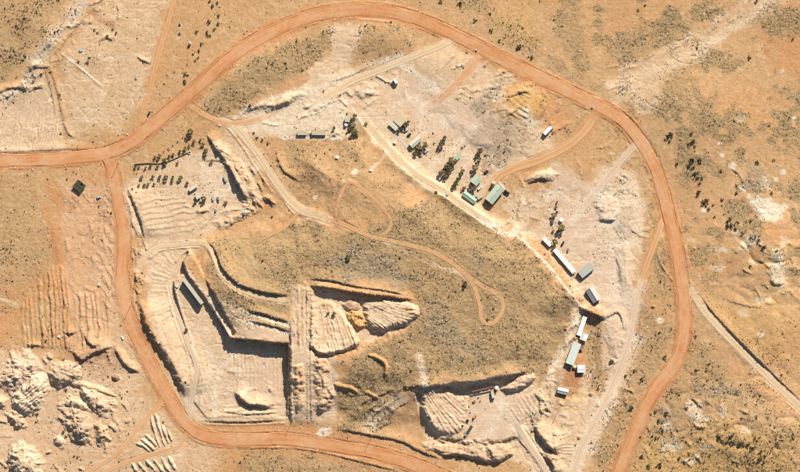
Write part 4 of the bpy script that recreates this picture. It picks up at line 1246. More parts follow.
# ------------------------------------------------------------------ mesh builder for made things
class MB:
    def __init__(s):
        s.v, s.f = [], []

    def add(s, vs, fs):
        n = len(s.v)
        s.v += [tuple(map(float, p)) for p in vs]
        s.f += [tuple(i + n for i in f) for f in fs]
        return s

    def box(s, c, d, rz=0.0, taper=1.0):
        hx, hy, hz = d[0] / 2, d[1] / 2, d[2] / 2
        ca, sa = math.cos(rz), math.sin(rz)
        vs = []
        for z in (-hz, hz):
            k = taper if z > 0 else 1.0
            for x, y in ((-hx, -hy), (hx, -hy), (hx, hy), (-hx, hy)):
                vs.append((c[0] + (x * ca - y * sa) * k, c[1] + (x * sa + y * ca) * k, c[2] + z))
        return s.add(vs, [(3, 2, 1, 0), (4, 5, 6, 7), (0, 1, 5, 4), (1, 2, 6, 5), (2, 3, 7, 6), (3, 0, 4, 7)])

    def tube(s, a, b, r0, r1=None, n=8, cap=True):
        r1 = r0 if r1 is None else r1
        a, b = Vector(a), Vector(b)
        d = (b - a).normalized()
        u = d.orthogonal().normalized()
        w = d.cross(u)
        vs = []
        for p, r in ((a, r0), (b, r1)):
            for k in range(n):
                t = 2 * math.pi * k / n
                vs.append(p + u * (r * math.cos(t)) + w * (r * math.sin(t)))
        fs = [(k, (k + 1) % n, n + (k + 1) % n, n + k) for k in range(n)]
        if cap:
            fs += [tuple(range(n))[::-1], tuple(range(n, 2 * n))]
        return s.add(vs, fs)

    def loft(s, rings, cap=True):
        n = len(rings[0])
        vs = [p for r in rings for p in r]
        fs = []
        for j in range(len(rings) - 1):
            for k in range(n):
                a, b = j * n + k, j * n + (k + 1) % n
                fs.append((a, b, b + n, a + n))
        if cap:
            fs += [tuple(range(n))[::-1], tuple(range((len(rings) - 1) * n, len(rings) * n))]
        return s.add(vs, fs)

    def lathe(s, prof, c=(0, 0, 0), n=16):
        rings = [[(c[0] + r * math.cos(2 * math.pi * k / n), c[1] + r * math.sin(2 * math.pi * k / n), c[2] + z) for k in range(n)] for r, z in prof]
        return s.loft(rings)

    def build(s, name, mat, parent=None, smooth=False):
        me = bpy.data.meshes.new(name)
        me.from_pydata(s.v, [], s.f)
        me.update()
        if smooth:
            me.polygons.foreach_set('use_smooth', [True] * len(me.polygons))
        me.materials.append(mat)
        return obj(name, me, parent)


def surf(name, rgb, rough=.6, metal=0.0, var=.18, scale=1.5, wear=None, bump=0.0, objvar=0.0):
    """painted, metal, timber or leaf surface: colour with mottling and wear"""
    m, nt, b = new_mat(name)
    q = NB(nt)
    tc = q.n('ShaderNodeTexCoord')
    n1, n2 = q.noise(scale, 4, .6, tc.outputs['Object']), q.noise(scale * .23, 3, .6, tc.outputs['Object'])
    c = tuple(rgb) + (1.0,)
    lo, hi = tuple(v * (1 - var) for v in rgb) + (1,), tuple(min(v * (1 + var), 1) for v in rgb) + (1,)
    cur = q.mix(n1, lo, hi)
    if wear:
        cur = q.mix(q.mapr(n2, .5, .68, 0, .75), cur, tuple(wear) + (1.0,))
    if name.endswith('_iron'):
        q3 = q.noise(.9, 4, .7, tc.outputs['Object'])
        cur = q.mix(q.mapr(q3, .58, .72, 0, .55), cur, (.30, .19, .12, 1.0))
        q4 = q.noise(.3, 2, .5, tc.outputs['Object'])
        cur = q.mix(q.mapr(q4, .35, .65, 0, .3), cur, tuple(v * .78 for v in rgb) + (1.0,))
    if objvar:
        oi = q.n('ShaderNodeObjectInfo')
        cur = q.mix(q.math('MULTIPLY', oi.outputs['Random'], objvar), cur, tuple(wear or rgb) + (1.0,))
    q.lk(cur, b.inputs['Base Color'])
    b.inputs['Roughness'].default_value = rough
    b.inputs['Metallic'].default_value = metal
    b.inputs['Specular IOR Level'].default_value = .35
    if bump:
        q.lk(q.bump(n1, bump, .05), b.inputs['Normal'])
    return m


M = {
    'roof_green': surf('faded_green_iron', (.36, .42, .30), .65, 0, .10, .4, (.43, .46, .36)),
    'roof_teal': surf('teal_iron', (.27, .41, .31), .65, 0, .10, .4, (.34, .44, .35)),
    'roof_teal_dark': surf('dark_teal_iron', (.13, .29, .25), .6, 0, .12, .6),
    'roof_beige': surf('beige_iron', (.46, .37, .23), .7, 0, .10, .4, (.40, .31, .19)),
    'roof_cream': surf('cream_iron', (.50, .46, .34), .65, 0, .12, .4, (.42, .35, .24)),
    'roof_white': surf('white_iron', (.68, .68, .63), .6, 0, .08, .35, (.58, .56, .50)),
    'roof_pale': surf('pale_green_white_iron', (.47, .51, .45), .6, 0, .10, .35, (.53, .55, .48)),
    'roof_grey': surf('grey_iron', (.37, .36, .31), .6, 0, .12, .5, (.44, .42, .35)),
    'wall_cream': surf('cream_cladding', (.48, .40, .29), .85, 0, .1, .9, (.38, .28, .18)),
    'wall_dark': surf('dark_cladding', (.16, .13, .11), .85, 0, .15, .9),
    'wall_grey': surf('grey_cladding', (.3, .29, .27), .8, 0, .12, .9, (.36, .28, .2)),
    'timber': surf('weathered_timber', (.20, .13, .085), .9, 0, .3, 4, None, .3),
    'steel': surf('galvanised_steel', (.45, .46, .46), .45, .6, .12, 2),
    'rust': surf('rusty_steel', (.30, .10, .05), .85, 0, .35, 1.5, (.16, .07, .04), .2),
    'redpaint': surf('red_paint', (.27, .09, .06), .7, 0, .2, 1.5, (.24, .13, .09)),
    'glass': surf('window_glass', (.03, .04, .05), .12, 0, .1, 1),
    'frame': surf('white_frame', (.6, .58, .52), .6, 0, .08, 2),
    'door': surf('brown_door', (.16, .09, .05), .7, 0, .15, 2),
    'tyre': surf('tyre_rubber', (.02, .02, .02), .9, 0, .2, 3),
    'rim': surf('alloy_rim', (.4, .4, .42), .4, .7, .1, 3),
    'lamp': surf('lamp_lens', (.7, .68, .6), .2, 0, .05, 3),
    'taillamp': surf('red_lens', (.35, .02, .02), .25, 0, .05, 3),
    'car_white': surf('white_car_paint', (.68, .68, .65), .35, 0, .06, 1, (.52, .45, .36)),
    'car_black': surf('black_car_paint', (.022, .024, .026), .25, 0, .2, 1, (.05, .04, .03)),
    'car_grey': surf('grey_car_paint', (.22, .23, .25), .3, 0, .1, 1, (.3, .25, .2)),
    'car_blue': surf('pale_blue_car_paint', (.42, .52, .58), .3, 0, .08, 1, (.5, .46, .4)),
    'car_green': surf('dark_green_truck_paint', (.05, .07, .055), .4, 0, .2, 1, (.09, .08, .06)),
    'yellow': surf('yellow_machine_paint', (.72, .34, .03), .5, 0, .15, 1.5, (.4, .2, .06)),
    'tank_white': surf('white_poly_tank', (.74, .73, .68), .5, 0, .06, 1, (.6, .54, .44)),
    'tank_green': surf('pale_green_tank', (.50, .55, .40), .6, 0, .08, 1),
    'tank_cream': surf('cream_concrete_tank', (.60, .52, .33), .85, 0, .1, 1, (.48, .38, .24)),
    'shadecloth': surf('black_shade_cloth', (.035, .04, .022), .95, 0, .4, 2.2, (.09, .07, .04)),
    'concrete': surf('dusty_concrete', (.44, .41, .35), .9, 0, .12, .8, (.48, .39, .28)),
    'stone': surf('dark_stone', (.11, .085, .065), .95, 0, .3, 1.2),
    'bluebox': surf('faded_blue_panel', (.28, .36, .45), .5, 0, .1, 1),
    'bark': surf('grey_bark', (.16, .12, .09), .95, 0, .3, 4),
    'leaf_olive': surf('olive_leaves', (.25, .205, .07), .85, 0, .5, 1.2, (.33, .25, .09), 0, .3),
    'leaf_dark': surf('dark_leaves', (.135, .125, .06), .85, 0, .5, 1.2, (.19, .165, .08), 0, .3),
    'leaf_brown': surf('dry_brown_leaves', (.29, .19, .105), .9, 0, .5, 1.2, (.36, .26, .15), 0, .3),
    'leaf_green': surf('green_leaves', (.15, .18, .04), .85, 0, .4, 1.2, (.19, .2, .05), 0, .3),
    'leaf_salt': surf('saltbush_leaves', (.07, .062, .035), .9, 0, .45, .35, (.14, .11, .065)),
    'leaf_dry': surf('dry_tussock_leaves', (.17, .13, .075), .9, 0, .35, .35, (.24, .19, .11)),
    'leaf_scrub': surf('grey_olive_scrub_leaves', (.14, .125, .085), .9, 0, .5, .3, (.22, .19, .13)),
    'gibber': surf('gibber_stone', (.30, .24, .18), .9, 0, .45, .22, (.12, .09, .065)),
    'palestone': surf('pale_rubble_stone', (.52, .43, .32), .9, 0, .3, .22, (.36, .27, .19)),
}


def frame_of(corners):
    c = [Vector(W(*p)) for p in corners]
    u = ((c[1] - c[0]) + (c[2] - c[3])) / 2
    v = ((c[3] - c[0]) + (c[2] - c[1])) / 2
    if v.length > u.length:
        u, v = v, u
    if u.x < 0:
        u = -u
    ctr = sum(c, Vector()) / 4
    return ctr, u.length, v.length, math.atan2(u.y, u.x)


def root(name, label, cat, loc, rz=0.0, group=None):
    o = bpy.data.objects.new(name, None)
    col.objects.link(o)
    o.location = loc
    o.rotation_euler = (0, 0, rz)
    o.empty_display_size = 2
    return tag(o, label, cat, group)


def corr_sheet(mb, x0, x1, ya, za, yb, zb, pitch=1.1, amp=.022):
    """corrugated roofing sheet, ribs running from edge a to edge b, with thickness"""
    n = max(4, int((x1 - x0) / pitch * 4))
    top = []
    for k in range(n + 1):
        x = x0 + (x1 - x0) * k / n
        d = amp * (1 if (k % 4) in (1, 2) else -1)
        top.append((x, d))
    vs = []
    for x, d in top:
        vs += [(x, ya, za + d), (x, yb, zb + d), (x, ya, za + d - .06), (x, yb, zb + d - .06)]
    fs = []
    for k in range(n):
        a, b = 4 * k, 4 * k + 4
        fs += [(a, b, b + 1, a + 1), (a + 2, a + 3, b + 3, b + 2), (a, a + 2, b + 2, b), (a + 1, b + 1, b + 3, a + 3)]
    fs += [(0, 1, 3, 2), (4 * n, 4 * n + 2, 4 * n + 3, 4 * n + 1)]
    mb.add(vs, fs)
    return mb


def add_window(parent, x, y, z, w, h, face):
    """window on a wall; face is the outward local axis (+-x or +-y)"""
    ax = abs(face[0]) > .5
    sx, sy = (.08, w) if ax else (w, .08)
    ox, oy = face[0] * .03, face[1] * .03
    p = MB().box((x + ox, y + oy, z), (sx, sy, h)).build('window', M['frame'], parent)
    t = .16
    MB().box((x + face[0] * .07, y + face[1] * .07, z), (.02 if ax else w - t, w - t if ax else .02, h - t)).build('pane', M['glass'], p)
    MB().box((x + face[0] * .1, y + face[1] * .1, z - h / 2 - .05), (.2 if ax else w + .2, w + .2 if ax else .2, .08)).build('sill', M['frame'], p)


def door(parent, x, y, w, h, face, mat='door'):
    ax = abs(face[0]) > .5
    d = MB().box((x + face[0] * .03, y + face[1] * .03, h / 2 + .02), (.08 if ax else w, w if ax else .08, h)).build('door', M[mat], parent)
    o = .35 * w
    MB().box((x + face[0] * .1 + (0 if ax else o), y + face[1] * .1 + (o if ax else 0), 1.0), (.06, .06, .12)).build('handle', M['steel'], d)


def house(key, name, label, cat, wall_h, roof, roof_mat, wall_mat, rise=1.0, over=.45, win=2, group=None, high=1, vents=0, roof_mat2=None):
    c, L, B, rz = frame_of(RECTS[key])
    px, py = c.x + 400, 236 - c.y
    z = zat(px, py, False)
    r = root(name, label, cat, (c.x, c.y, z - .02), rz, group)
    l, b = L / 2 - over, B / 2 - over
    wb = MB()
    if roof == 'gable':
        ring = [(-b, -.4), (b, -.4), (b, wall_h), (0, wall_h + rise - .08), (-b, wall_h)]
    else:
        hi = wall_h + rise - .08
        ring = [(-b, -.4), (b, -.4), (b, hi if high > 0 else wall_h), (-b, wall_h if high > 0 else hi)]
    wb.loft([[(-l, y, zz) for y, zz in ring], [(l, y, zz) for y, zz in ring]])
    wb.build('wall', M[wall_mat], r)
    Lx, Bx = L / 2, B / 2
    if roof == 'gable':
        drop = rise * over / max(b, .5)
        for sgn in (-1, 1):
            rp = corr_sheet(MB(), -Lx, Lx, sgn * Bx, wall_h - drop + .08, sgn * .02, wall_h + rise + .08).build('roof', M[roof_mat2 if (roof_mat2 and sgn > 0) else roof_mat], r)
            MB().tube((-Lx, sgn * (Bx + .07), wall_h - drop), (Lx, sgn * (Bx + .07), wall_h - drop), .08, n=6).build('gutter', M['steel'], rp)
        MB().box((0, 0, wall_h + rise + .17), (L + .04, .42, .06)).build('ridge_cap', M[roof_mat], r)
    else:
        za, zb = (wall_h, wall_h + rise) if high > 0 else (wall_h + rise, wall_h)
        rp = corr_sheet(MB(), -Lx, Lx, -Bx, za + .06, Bx, zb + .06).build('roof', M[roof_mat], r)
        lo = -1 if high > 0 else 1
        MB().tube((-Lx, lo * (Bx + .07), wall_h), (Lx, lo * (Bx + .07), wall_h), .08, n=6).build('gutter', M['steel'], rp)
        MB().box((0, -lo * (Bx + .04), wall_h + rise + .02), (L, .06, .22)).build('fascia', M['frame'], rp)
    for k in range(vents):
        x = -l + (k + .5) * 2 * l / vents
        zt = wall_h + rise + .2 if roof == 'gable' else wall_h + rise * .5 + .1
        MB().lathe([(.22, 0), (.22, .45), (.36, .5), (.3, .75), (.05, .8)], (x, .35, zt - .15), 10).build('vent', M['steel'], r)
    zw = min(1.55, wall_h * .58)
    hw_ = min(1.0, wall_h * .42)
    door(r, 0, -b, 1.0, min(2.05, wall_h - .15), (0, -1))
    door(r, l, 0, .95, min(2.05, wall_h - .15), (1, 0))
    for k in range(win):
        x = -l + (k + .5) * 2 * l / win
        if abs(x) > .9:
            add_window(r, x, -b, zw, min(1.3, 1.2 * l / max(win, 1)), hw_, (0, -1))
        add_window(r, x, b, zw, min(1.3, 1.2 * l / max(win, 1)), hw_, (0, 1))
    add_window(r, -l, 0, zw, min(1.3, b), hw_, (-1, 0))
    return r


def awning(key_or_corners, name, label, cat, h, roof_mat, posts=3, slope=.25, group=None, beams=True):
    c, L, B, rz = frame_of(RECTS[key_or_corners] if isinstance(key_or_corners, str) else key_or_corners)
    z = zat(c.x + 400, 236 - c.y, False)
    r = root(name, label, cat, (c.x, c.y, z - .02), rz, group)
    rp = corr_sheet(MB(), -L / 2, L / 2, -B / 2, h, B / 2, h + slope).build('roof', M[roof_mat], r)
    for sy, hh in ((-1, h), (1, h + slope)):
        MB().box((0, sy * (B / 2 - .2), hh - .2), (L - .2, .1, .16)).build('beam', M['timber'], r)
        for k in range(posts):
            x = -L / 2 + .25 + (L - .5) * k / max(posts - 1, 1)
            MB().box((x, sy * (B / 2 - .2), hh / 2 - .35), (.12, .12, hh - .02)).build('post', M['timber'], r)
    return r


def wheel(parent, x, y, r, w):
    t = MB().tube((x, y - w / 2, r), (x, y + w / 2, r), r, n=14).build('tyre', M['tyre'], None)
    t.name = 'wheel'
    t.parent = parent
    MB().tube((x, y - w / 2 - .015, r), (x, y + w / 2 + .015, r), r * .58, n=10).build('rim', M['rim'], t)


def car(label, px, py, dirpx, paint, kind='wagon', cat='car', name='parked_car', length=4.7, group=None):
    """kind: wagon, sedan or ute"""
    a = math.atan2(-dirpx[1], dirpx[0])
    z = zat(px, py)
    r = root(name, label, cat, (px - 400, 236 - py, z + .02), a, group)
    l, hw = length / 2, .92
    P = M[paint]
    # lower body: lofted along x
    st = [(-l, .45, .88, .80), (-l + .12, .34, .98, .90), (-l + .6, .30, 1.02, hw), (-.2, .28, 1.02, hw), (l - 1.35, .28, 1.0, hw), (l - .5, .30, .92, .90), (l - .1, .38, .82, .84), (l, .46, .72, .74)]
    rings = []
    for x, z0, z1, y in st:
        zm = z0 + (z1 - z0) * .62
        rings.append([(x, -y * .94, z0), (x, y * .94, z0), (x, y, zm), (x, y * .93, z1), (x, -y * .93, z1), (x, -y, zm)])
    MB().loft(rings).build('body', P, r, True)
    if kind == 'wagon':
        x0, x1, x2, x3, top = -l + .12, -l + .45, .35, 1.05, 1.66
    elif kind == 'sedan':
        x0, x1, x2, x3, top = -l + .75, -l + 1.35, .25, 1.0, 1.45
    else:
        x0, x1, x2, x3, top = -.45, -.3, .65, 1.25, 1.66
    g = [[(x0, -.82, 1.0), (x0, .82, 1.0), (x3, .80, .98), (x3, -.80, .98)], [(x1, -.66, top), (x1, .66, top), (x2, .64, top), (x2, -.64, top)]]
    MB().loft(g).build('window_glass', M['glass'], r)
    rf = MB().box(((x1 + x2) / 2, 0, top + .02), (x2 - x1 + .1, 1.36, .07)).build('roof', P, r)
    if kind == 'wagon':
        for s in (-1, 1):
            MB().box(((x1 + x2) / 2, s * .55, top + .11), (1.6, .05, .06)).build('roof_rail', M['steel'], rf)
    for s in (-1, 1):
        for xx in (x0 + .05, (x0 + x3) / 2 - .1):
            MB().tube((xx, s * .82, 1.0), (x1 + (xx - x0) * .7 + .02, s * .665, top), .05, n=4).build('pillar', P, r)
        MB().box((l - .07, s * .58, .72), (.14, .34, .16)).build('headlight', M['lamp'], r)
        MB().box((-l + .02, s * .66, .78), (.1, .2, .3)).build('taillight', M['taillamp'], r)
        MB().box((x3 - .3, s * 1.0, 1.06), (.14, .2, .13)).build('mirror', P, r)
        for xx in (-l + .95, l - .9):
            wheel(r, xx, s * (hw - .12), .35, .24)
    MB().box((l + .02, 0, .48), (.12, 1.5, .2)).build('bumper', M['car_grey'], r)
    MB().box((-l - .02, 0, .5), (.12, 1.6, .2)).build('bumper', M['car_grey'], r)
    if kind == 'ute':
        t = MB()
        for s in (-1, 1):
            t.box((-l / 2 - .28, s * .86, 1.12), (l - .6, .07, .34))
        t.box((-l + .08, 0, 1.12), (.07, 1.7, .34)).box((-.55, 0, 1.2), (.07, 1.7, .5))
        t.build('tray', M['steel'], r)
    return r


def tank(label, px, py, rad, h, mat, name='water_tank'):
    z = zat(px, py)
    r = root(name, label, 'tank', (px - 400, 236 - py, z - .05))
    MB().lathe([(rad, 0), (rad, h), (rad * .96, h + .06)], n=20).build('shell', M[mat], r, False)
    lid = MB().lathe([(rad * .99, h + .06), (rad * .6, h + .32), (.2, h + .42)], n=20).build('lid', M[mat], r)
    MB().lathe([(.25, h + .4), (.25, h + .55)], (.0, 0, 0), 10).build('hatch', M['steel'], lid)
    for k in range(1, 4):
        MB().lathe([(rad + .012, h * k / 4), (rad + .05, h * k / 4 + .05), (rad + .012, h * k / 4 + .1)], n=20).build('rib', M[mat], r)
    return r


def crate(label, name, cat, px, py, dirpx, d, mat, lid_mat=None):
    """box-shaped made thing: shell, corner posts and lid"""
    a = math.atan2(-dirpx[1], dirpx[0])
    z = zat(px, py)
    r = root(name, label, cat, (px - 400, 236 - py, z - .03), a)
    MB().box((0, 0, d[2] / 2), d).build('shell', M[mat], r)
    MB().box((0, 0, d[2] + .06), (d[0] + .12, d[1] + .12, .12)).build('lid', M[lid_mat or mat], r)
    for sx in (-1, 1):
        for sy in (-1, 1):
            MB().box((sx * d[0] / 2, sy * d[1] / 2, d[2] / 2), (.12, .12, d[2] - .01)).build('corner_post', M['steel'], r)
    return r


# ------------------------------------------------------------------ buildings
house('beige_house', 'house', 'square beige roofed house north-west of the cream house', 'house', 2.9, 'skillion', 'roof_beige', 'wall_cream', .5, .35, 2, high=-1)
awning('beige_annex', 'verandah', 'low pale beige lean-to roof along the beige house', 'verandah', 2.3, 'roof_cream', 4, .2)
house('cream_house', 'house', 'cream roofed house with a ridge, beside brown trees and the red yard', 'house', 2.9, 'gable', 'roof_cream', 'wall_cream', .9, .4, 2)
awning('teal_shelter', 'shelter', 'tiny two tone teal shelter at the top of the tree row', 'shelter', 2.4, 'roof_teal', 2, .25)
house('green_house', 'house', 'small pale green roofed house near the white wagon', 'house', 2.9, 'gable', 'roof_green', 'wall_cream', .8, .4, 2)
house('teal_house', 'house', 'teal green roofed house beside the pale lane', 'house', 2.8, 'gable', 'roof_teal', 'wall_cream', .7, .4, 3)
house('big_green_shed', 'shed', 'largest pale green gabled shed with dark open western end', 'shed', 4.6, 'gable', 'roof_green', 'wall_dark', 1.3, .5, 4, vents=2)
house('white_hut', 'hut', 'short white roofed hut at the north end of the white row', 'hut', 2.8, 'skillion', 'roof_white', 'wall_cream', .3, .3, 2)
house('white_long', 'house', 'very long narrow bright white roofed house on the eastern terrace', 'house', 2.8, 'skillion', 'roof_white', 'wall_cream', .35, .3, 6)
house('grey_shed', 'shed', 'ribbed grey shed with flat looking roof beyond the white house', 'shed', 3.6, 'skillion', 'roof_grey', 'wall_dark', .4, .35, 2, high=1)
house('grey_gable', 'shed', 'steep two sided grey shed above the dark earth cut', 'shed', 4.2, 'gable', 'roof_grey', 'wall_grey', 2.0, .4, 3)
house('white_wing', 'house', 'thin white roofed wing just below the dark earth cut', 'house', 2.8, 'skillion', 'roof_white', 'wall_cream', .3, .25, 4)
house('white_cube', 'shed', 'small bright white shed joined to the thin white wing', 'shed', 3.6, 'gable', 'roof_white', 'wall_cream', .6, .3, 1, roof_mat2='roof_pale')
house('pale_long', 'house', 'long pale greenish white roofed house casting a broad shadow', 'house', 4.4, 'skillion', 'roof_pale', 'wall_cream', .5, .35, 4, high=1)
house('white_store', 'shed', 'square white gabled shed beside the cream round tank', 'shed', 3.6, 'gable', 'roof_white', 'wall_dark', .5, .3, 1)
house('cream_shed', 'shed', 'southernmost shed with half white half cream roof on red earth', 'shed', 3.6, 'gable', 'roof_cream', 'wall_dark', .9, .35, 2, roof_mat2='roof_white')
house('quarry_shed', 'shed', 'long thin cream roofed shed in the shadow of the western quarry wall', 'shed', 6.2, 'skillion', 'roof_cream', 'wall_dark', .3, .25, 6)
house('dugout_front', 'dugout', 'small dark fronted dugout porch on the northern knoll', 'dugout', 2.2, 'skillion', 'roof_beige', 'wall_dark', .25, .2, 2)
house('dugout_awning', 'dugout', 'longer dugout porch with beige roof on the northern knoll', 'dugout', 2.3, 'skillion', 'roof_beige', 'wall_dark', .25, .2, 3)
house('green_kiosk', 'hut', 'tiny pale green hut beside the knoll trees', 'hut', 3.0, 'skillion', 'roof_green', 'wall_dark', .3, .25, 1)
house('camp_hut', 'hut', 'little cream roofed hut in the western camp', 'hut', 2.6, 'skillion', 'roof_cream', 'wall_dark', .3, .25, 1)
awning('carport', 'carport', 'flat sand coloured carport between the two green roofed houses', 'carport', 2.3, 'roof_beige', 3, .12)
awning([(576.0, 346.0), (583.6, 344.8), (584, 348.4), (577.0, 349.4)], 'carport', 'dark narrow carport between the pale long house and the thin wing', 'carport', 2.6, 'wall_dark', 3, .12)
awning([(498.2, 182.2), (499.2, 181.2), (505.6, 188.6), (504.6, 189.6)], 'verandah', 'narrow white lean-to on the north-east end of the big shed', 'verandah', 2.8, 'roof_white', 3, .15)

# black shade-mesh shelter: posts, rails and torn cloth panels
c, L, B, rz = frame_of(RECTS['mesh_shade'])
r = root('shade_shelter', 'torn black mesh shade shelter alone on the orange scraped flat', 'shelter', (c.x, c.y, zat(c.x + 400, 236 - c.y) - .1), rz)
for i in range(4):
    for j in range(3):
        MB().box((-L / 2 + L * i / 3, -B / 2 + B * j / 2, 1.4), (.14, .14, 2.8)).build('post', M['timber'], r)
for j in range(3):
    MB().box((0, -B / 2 + B * j / 2, 2.84), (L, .12, .12)).build('rail', M['timber'], r)
for i, j, k in [(0, 0, 1), (1, 0, 1), (2, 0, 1), (0, 1, 1), (1, 1, .45), (2, 1, 1)]:
    x0, x1 = -L / 2 + L * i / 3, -L / 2 + L * (i + k) / 3
    y0, y1 = -B / 2 + B * j / 2 + .05, -B / 2 + B * (j + 1) / 2 - .05
    vs, fs = [], []
    for a in range(5):
        for b_ in range(5):
            sag = -.25 * math.sin(math.pi * a / 4) * math.sin(math.pi * b_ / 4)
            for dz in (0, -.02):
                vs.append((x0 + (x1 - x0) * a / 4, y0 + (y1 - y0) * b_ / 4 + random.uniform(-.05, .05), 2.95 + sag + dz))
    for a in range(4):
        for b_ in range(4):
            q0 = 2 * (a * 5 + b_)
            fs += [(q0, q0 + 10, q0 + 12, q0 + 2), (q0 + 1, q0 + 3, q0 + 13, q0 + 11)]
    MB().add(vs, fs).build('shade_cloth', M['shadecloth'], r)
for s in (-1, 1):
    MB().box((0, s * (B / 2 + .06), 1.5), (L * .9, .05, 2.2)).build('side_cloth', M['shadecloth'], r)

# ------------------------------------------------------------------ vehicles
car('white and grey wagon parked nose out beside the beige house', 406.2, 130.4, (-1.0, .8), 'car_white', 'wagon')
car('black wagon parked below the white and grey wagon', 409.0, 134.9, (-1, .85), 'car_black', 'wagon')
car('pale blue wagon half under the brown trees by the red yard', 426.4, 151.3, (1, -.8), 'car_blue', 'wagon')
car('white wagon beside the small pale green house', 479.8, 188.0, (1, -1.0), 'car_white', 'wagon', length=5.2)
car('grey sedan tucked between the teal house and a brown tree', 469.8, 190.4, (1, .6), 'car_grey', 'sedan')
car('dark wagon standing on the red scraped circle', 486.2, 172.0, (1, -.5), 'car_black', 'wagon', length=4.3)
car('dark utility with pale tray beside the long white house', 562.6, 243.8, (-.5, .87), 'car_black', 'ute', 'utility', 'utility_vehicle', 5.4)
car('dark grey wagon parked apart on the pink pad', 567.9, 250.4, (-.3, .95), 'car_grey', 'wagon', length=4.9)
car('small grey car on the terrace above the long white house', 543.9, 254.4, (-1, .9), 'car_grey', 'sedan', length=4.2)
car('pale blue wagon alone on the orange flat near the shade shelter', 99, 197.2, (1, -.15), 'car_blue', 'wagon', length=4.4)
car('left pale blue grey utility of the pair in the western camp', 213.0, 199.6, (.15, 1), 'car_blue', 'ute', 'utility', 'utility_vehicle', 5.0)
car('right dark grey utility of the pair in the western camp', 218.2, 199.2, (.15, 1), 'car_grey', 'ute', 'utility', 'utility_vehicle', 5.0)
car('pale blue car by the boulders east of the western camp', 244.6, 212.6, (.35, -1), 'car_blue', 'sedan', length=4.4)
car('grey car beside the low wall of the western camp', 215.4, 211.0, (.2, -1), 'car_grey', 'sedan', length=4.0)
car('black wreck at the meeting of the northern track and ring road', 149.2, 113.4, (.5, -1), 'car_black', 'wagon', length=4.4)
car('dark grey wagon under the knoll trees', 351.4, 137.6, (1, .1), 'car_grey', 'wagon', length=5.0)


def big_vehicle(label, name, cat, px, py, dirpx, L, B, Hh, box_mat, cab_mat, cab_len, gap=.25):
    a = math.atan2(-dirpx[1], dirpx[0])
    z = zat(px, py)
    r = root(name, label, cat, (px - 400, 236 - py, z + .02), a)
    bl = L - cab_len - gap
    MB().box((-L / 2 + bl / 2, 0, .9 + (Hh - .9) / 2), (bl, B, Hh - .9)).build('cargo_box', M[box_mat], r)
    for k in range(4):
        MB().box((-L / 2 + bl * (k + .5) / 4, 0, Hh + .03), (.12, B - .05, .07)).build('roof_rib', M[box_mat], r)
    MB().box((0, 0, .72), (L - .3, B * .5, .22)).build('chassis', M['car_grey'], r)
    x0 = L / 2 - cab_len
    ch = min(Hh, 2.6)
    ring = lambda y: [(x0, y, .6), (L / 2, y, .6), (L / 2, y, 1.45), (L / 2 - .35, y * .95, ch), (x0, y * .95, ch)]
    cab = MB().loft([ring(-B / 2 + .05), ring(B / 2 - .05)]).build('cab', M[cab_mat], r)
    MB().add([(L / 2 + .01, -B * .4, 1.5), (L / 2 + .01, B * .4, 1.5), (L / 2 - .32, B * .37, ch - .12), (L / 2 - .32, -B * .37, ch - .12)], [(0, 1, 2, 3)]).build('windscreen', M['glass'], cab)
    for s in (-1, 1):
        MB().box((x0 + cab_len * .45, s * (B / 2 - .03), ch - .55), (cab_len * .5, .06, .6)).build('side_window', M['glass'], cab)
        MB().box((L / 2 + .02, s * B * .36, .95), (.08, .3, .2)).build('headlight', M['lamp'], r)
        xsx = [L / 2 - cab_len * .5, -L / 2 + 1.1] + ([-L / 2 + 2.2] if L > 7 else [])
        for x in xsx:
            wheel(r, x, s * (B / 2 - .2), .48, .3)
    MB().box((L / 2 + .04, 0, .62), (.16, B, .26)).build('bumper', M['car_grey'], r)
    return r


big_vehicle('large white box truck parked alone on the pale pad', 'box_truck', 'truck', 547.6, 130.6, (.72, -.72), 10.5, 3.6, 3.9, 'car_white', 'car_white', 2.6)
big_vehicle('long dark green flat truck in the south-eastern quarry', 'quarry_truck', 'truck', 468.4, 430.6, (-.55, .83), 12.5, 2.6, 1.9, 'car_green', 'car_grey', 2.6)
big_vehicle('beige truck backed against the quarry wall beside the white tank', 'quarry_truck', 'truck', 492.6, 394.0, (-.25, -.97), 7.4, 3.0, 3.2, 'roof_cream', 'roof_cream', 2.0)


def caravan(label, px, py, dirpx, L, B, Hh, mat):
    a = math.atan2(-dirpx[1], dirpx[0])
    r = root('caravan', label, 'caravan', (px - 400, 236 - py, zat(px, py) + .02), a)
    prof = [(-L / 2, .55), (L / 2, .55), (L / 2 + .1, 1.3), (L / 2 - .25, Hh - .05), (-L / 2 + .2, Hh - .05), (-L / 2 - .05, 1.3)]
    MB().loft([[(x, -B / 2, z) for x, z in prof], [(x, B / 2, z) for x, z in prof]]).build('body', M[mat], r)
    MB().box((0, 0, Hh), (L - .7, B - .2, .1)).build('roof', M[mat], r)
    for x in (-L * .25, L * .2):
        MB().box((x, 0, Hh + .12), (.5, .5, .16)).build('hatch', M['frame'], r)
    for s in (-1, 1):
        for x in (-L * .3, L * .05):
            w_ = MB().box((x, s * (B / 2 + .01), 1.75), (.9, .05, .5)).build('window', M['glass'], r)
        wheel(r, -.1, s * (B / 2 - .18), .36, .22)
    MB().tube((L / 2, 0, .55), (L / 2 + 1.1, 0, .5), .06).build('tow_bar', M['steel'], r)
    MB().box((L * .33, -B / 2 - .01, 1.35), (.6, .05, 1.5)).build('door', M['frame'], r)
    return r


caravan('white caravan standing alone on the pale northern pad', 395.6, 81.4, (.55, .83), 5.4, 2.9, 3.6, 'car_white')
caravan('long dusty cream caravan in the western camp', 193.0, 188.4, (.83, -.55), 9.0, 2.6, 2.9, 'roof_cream')

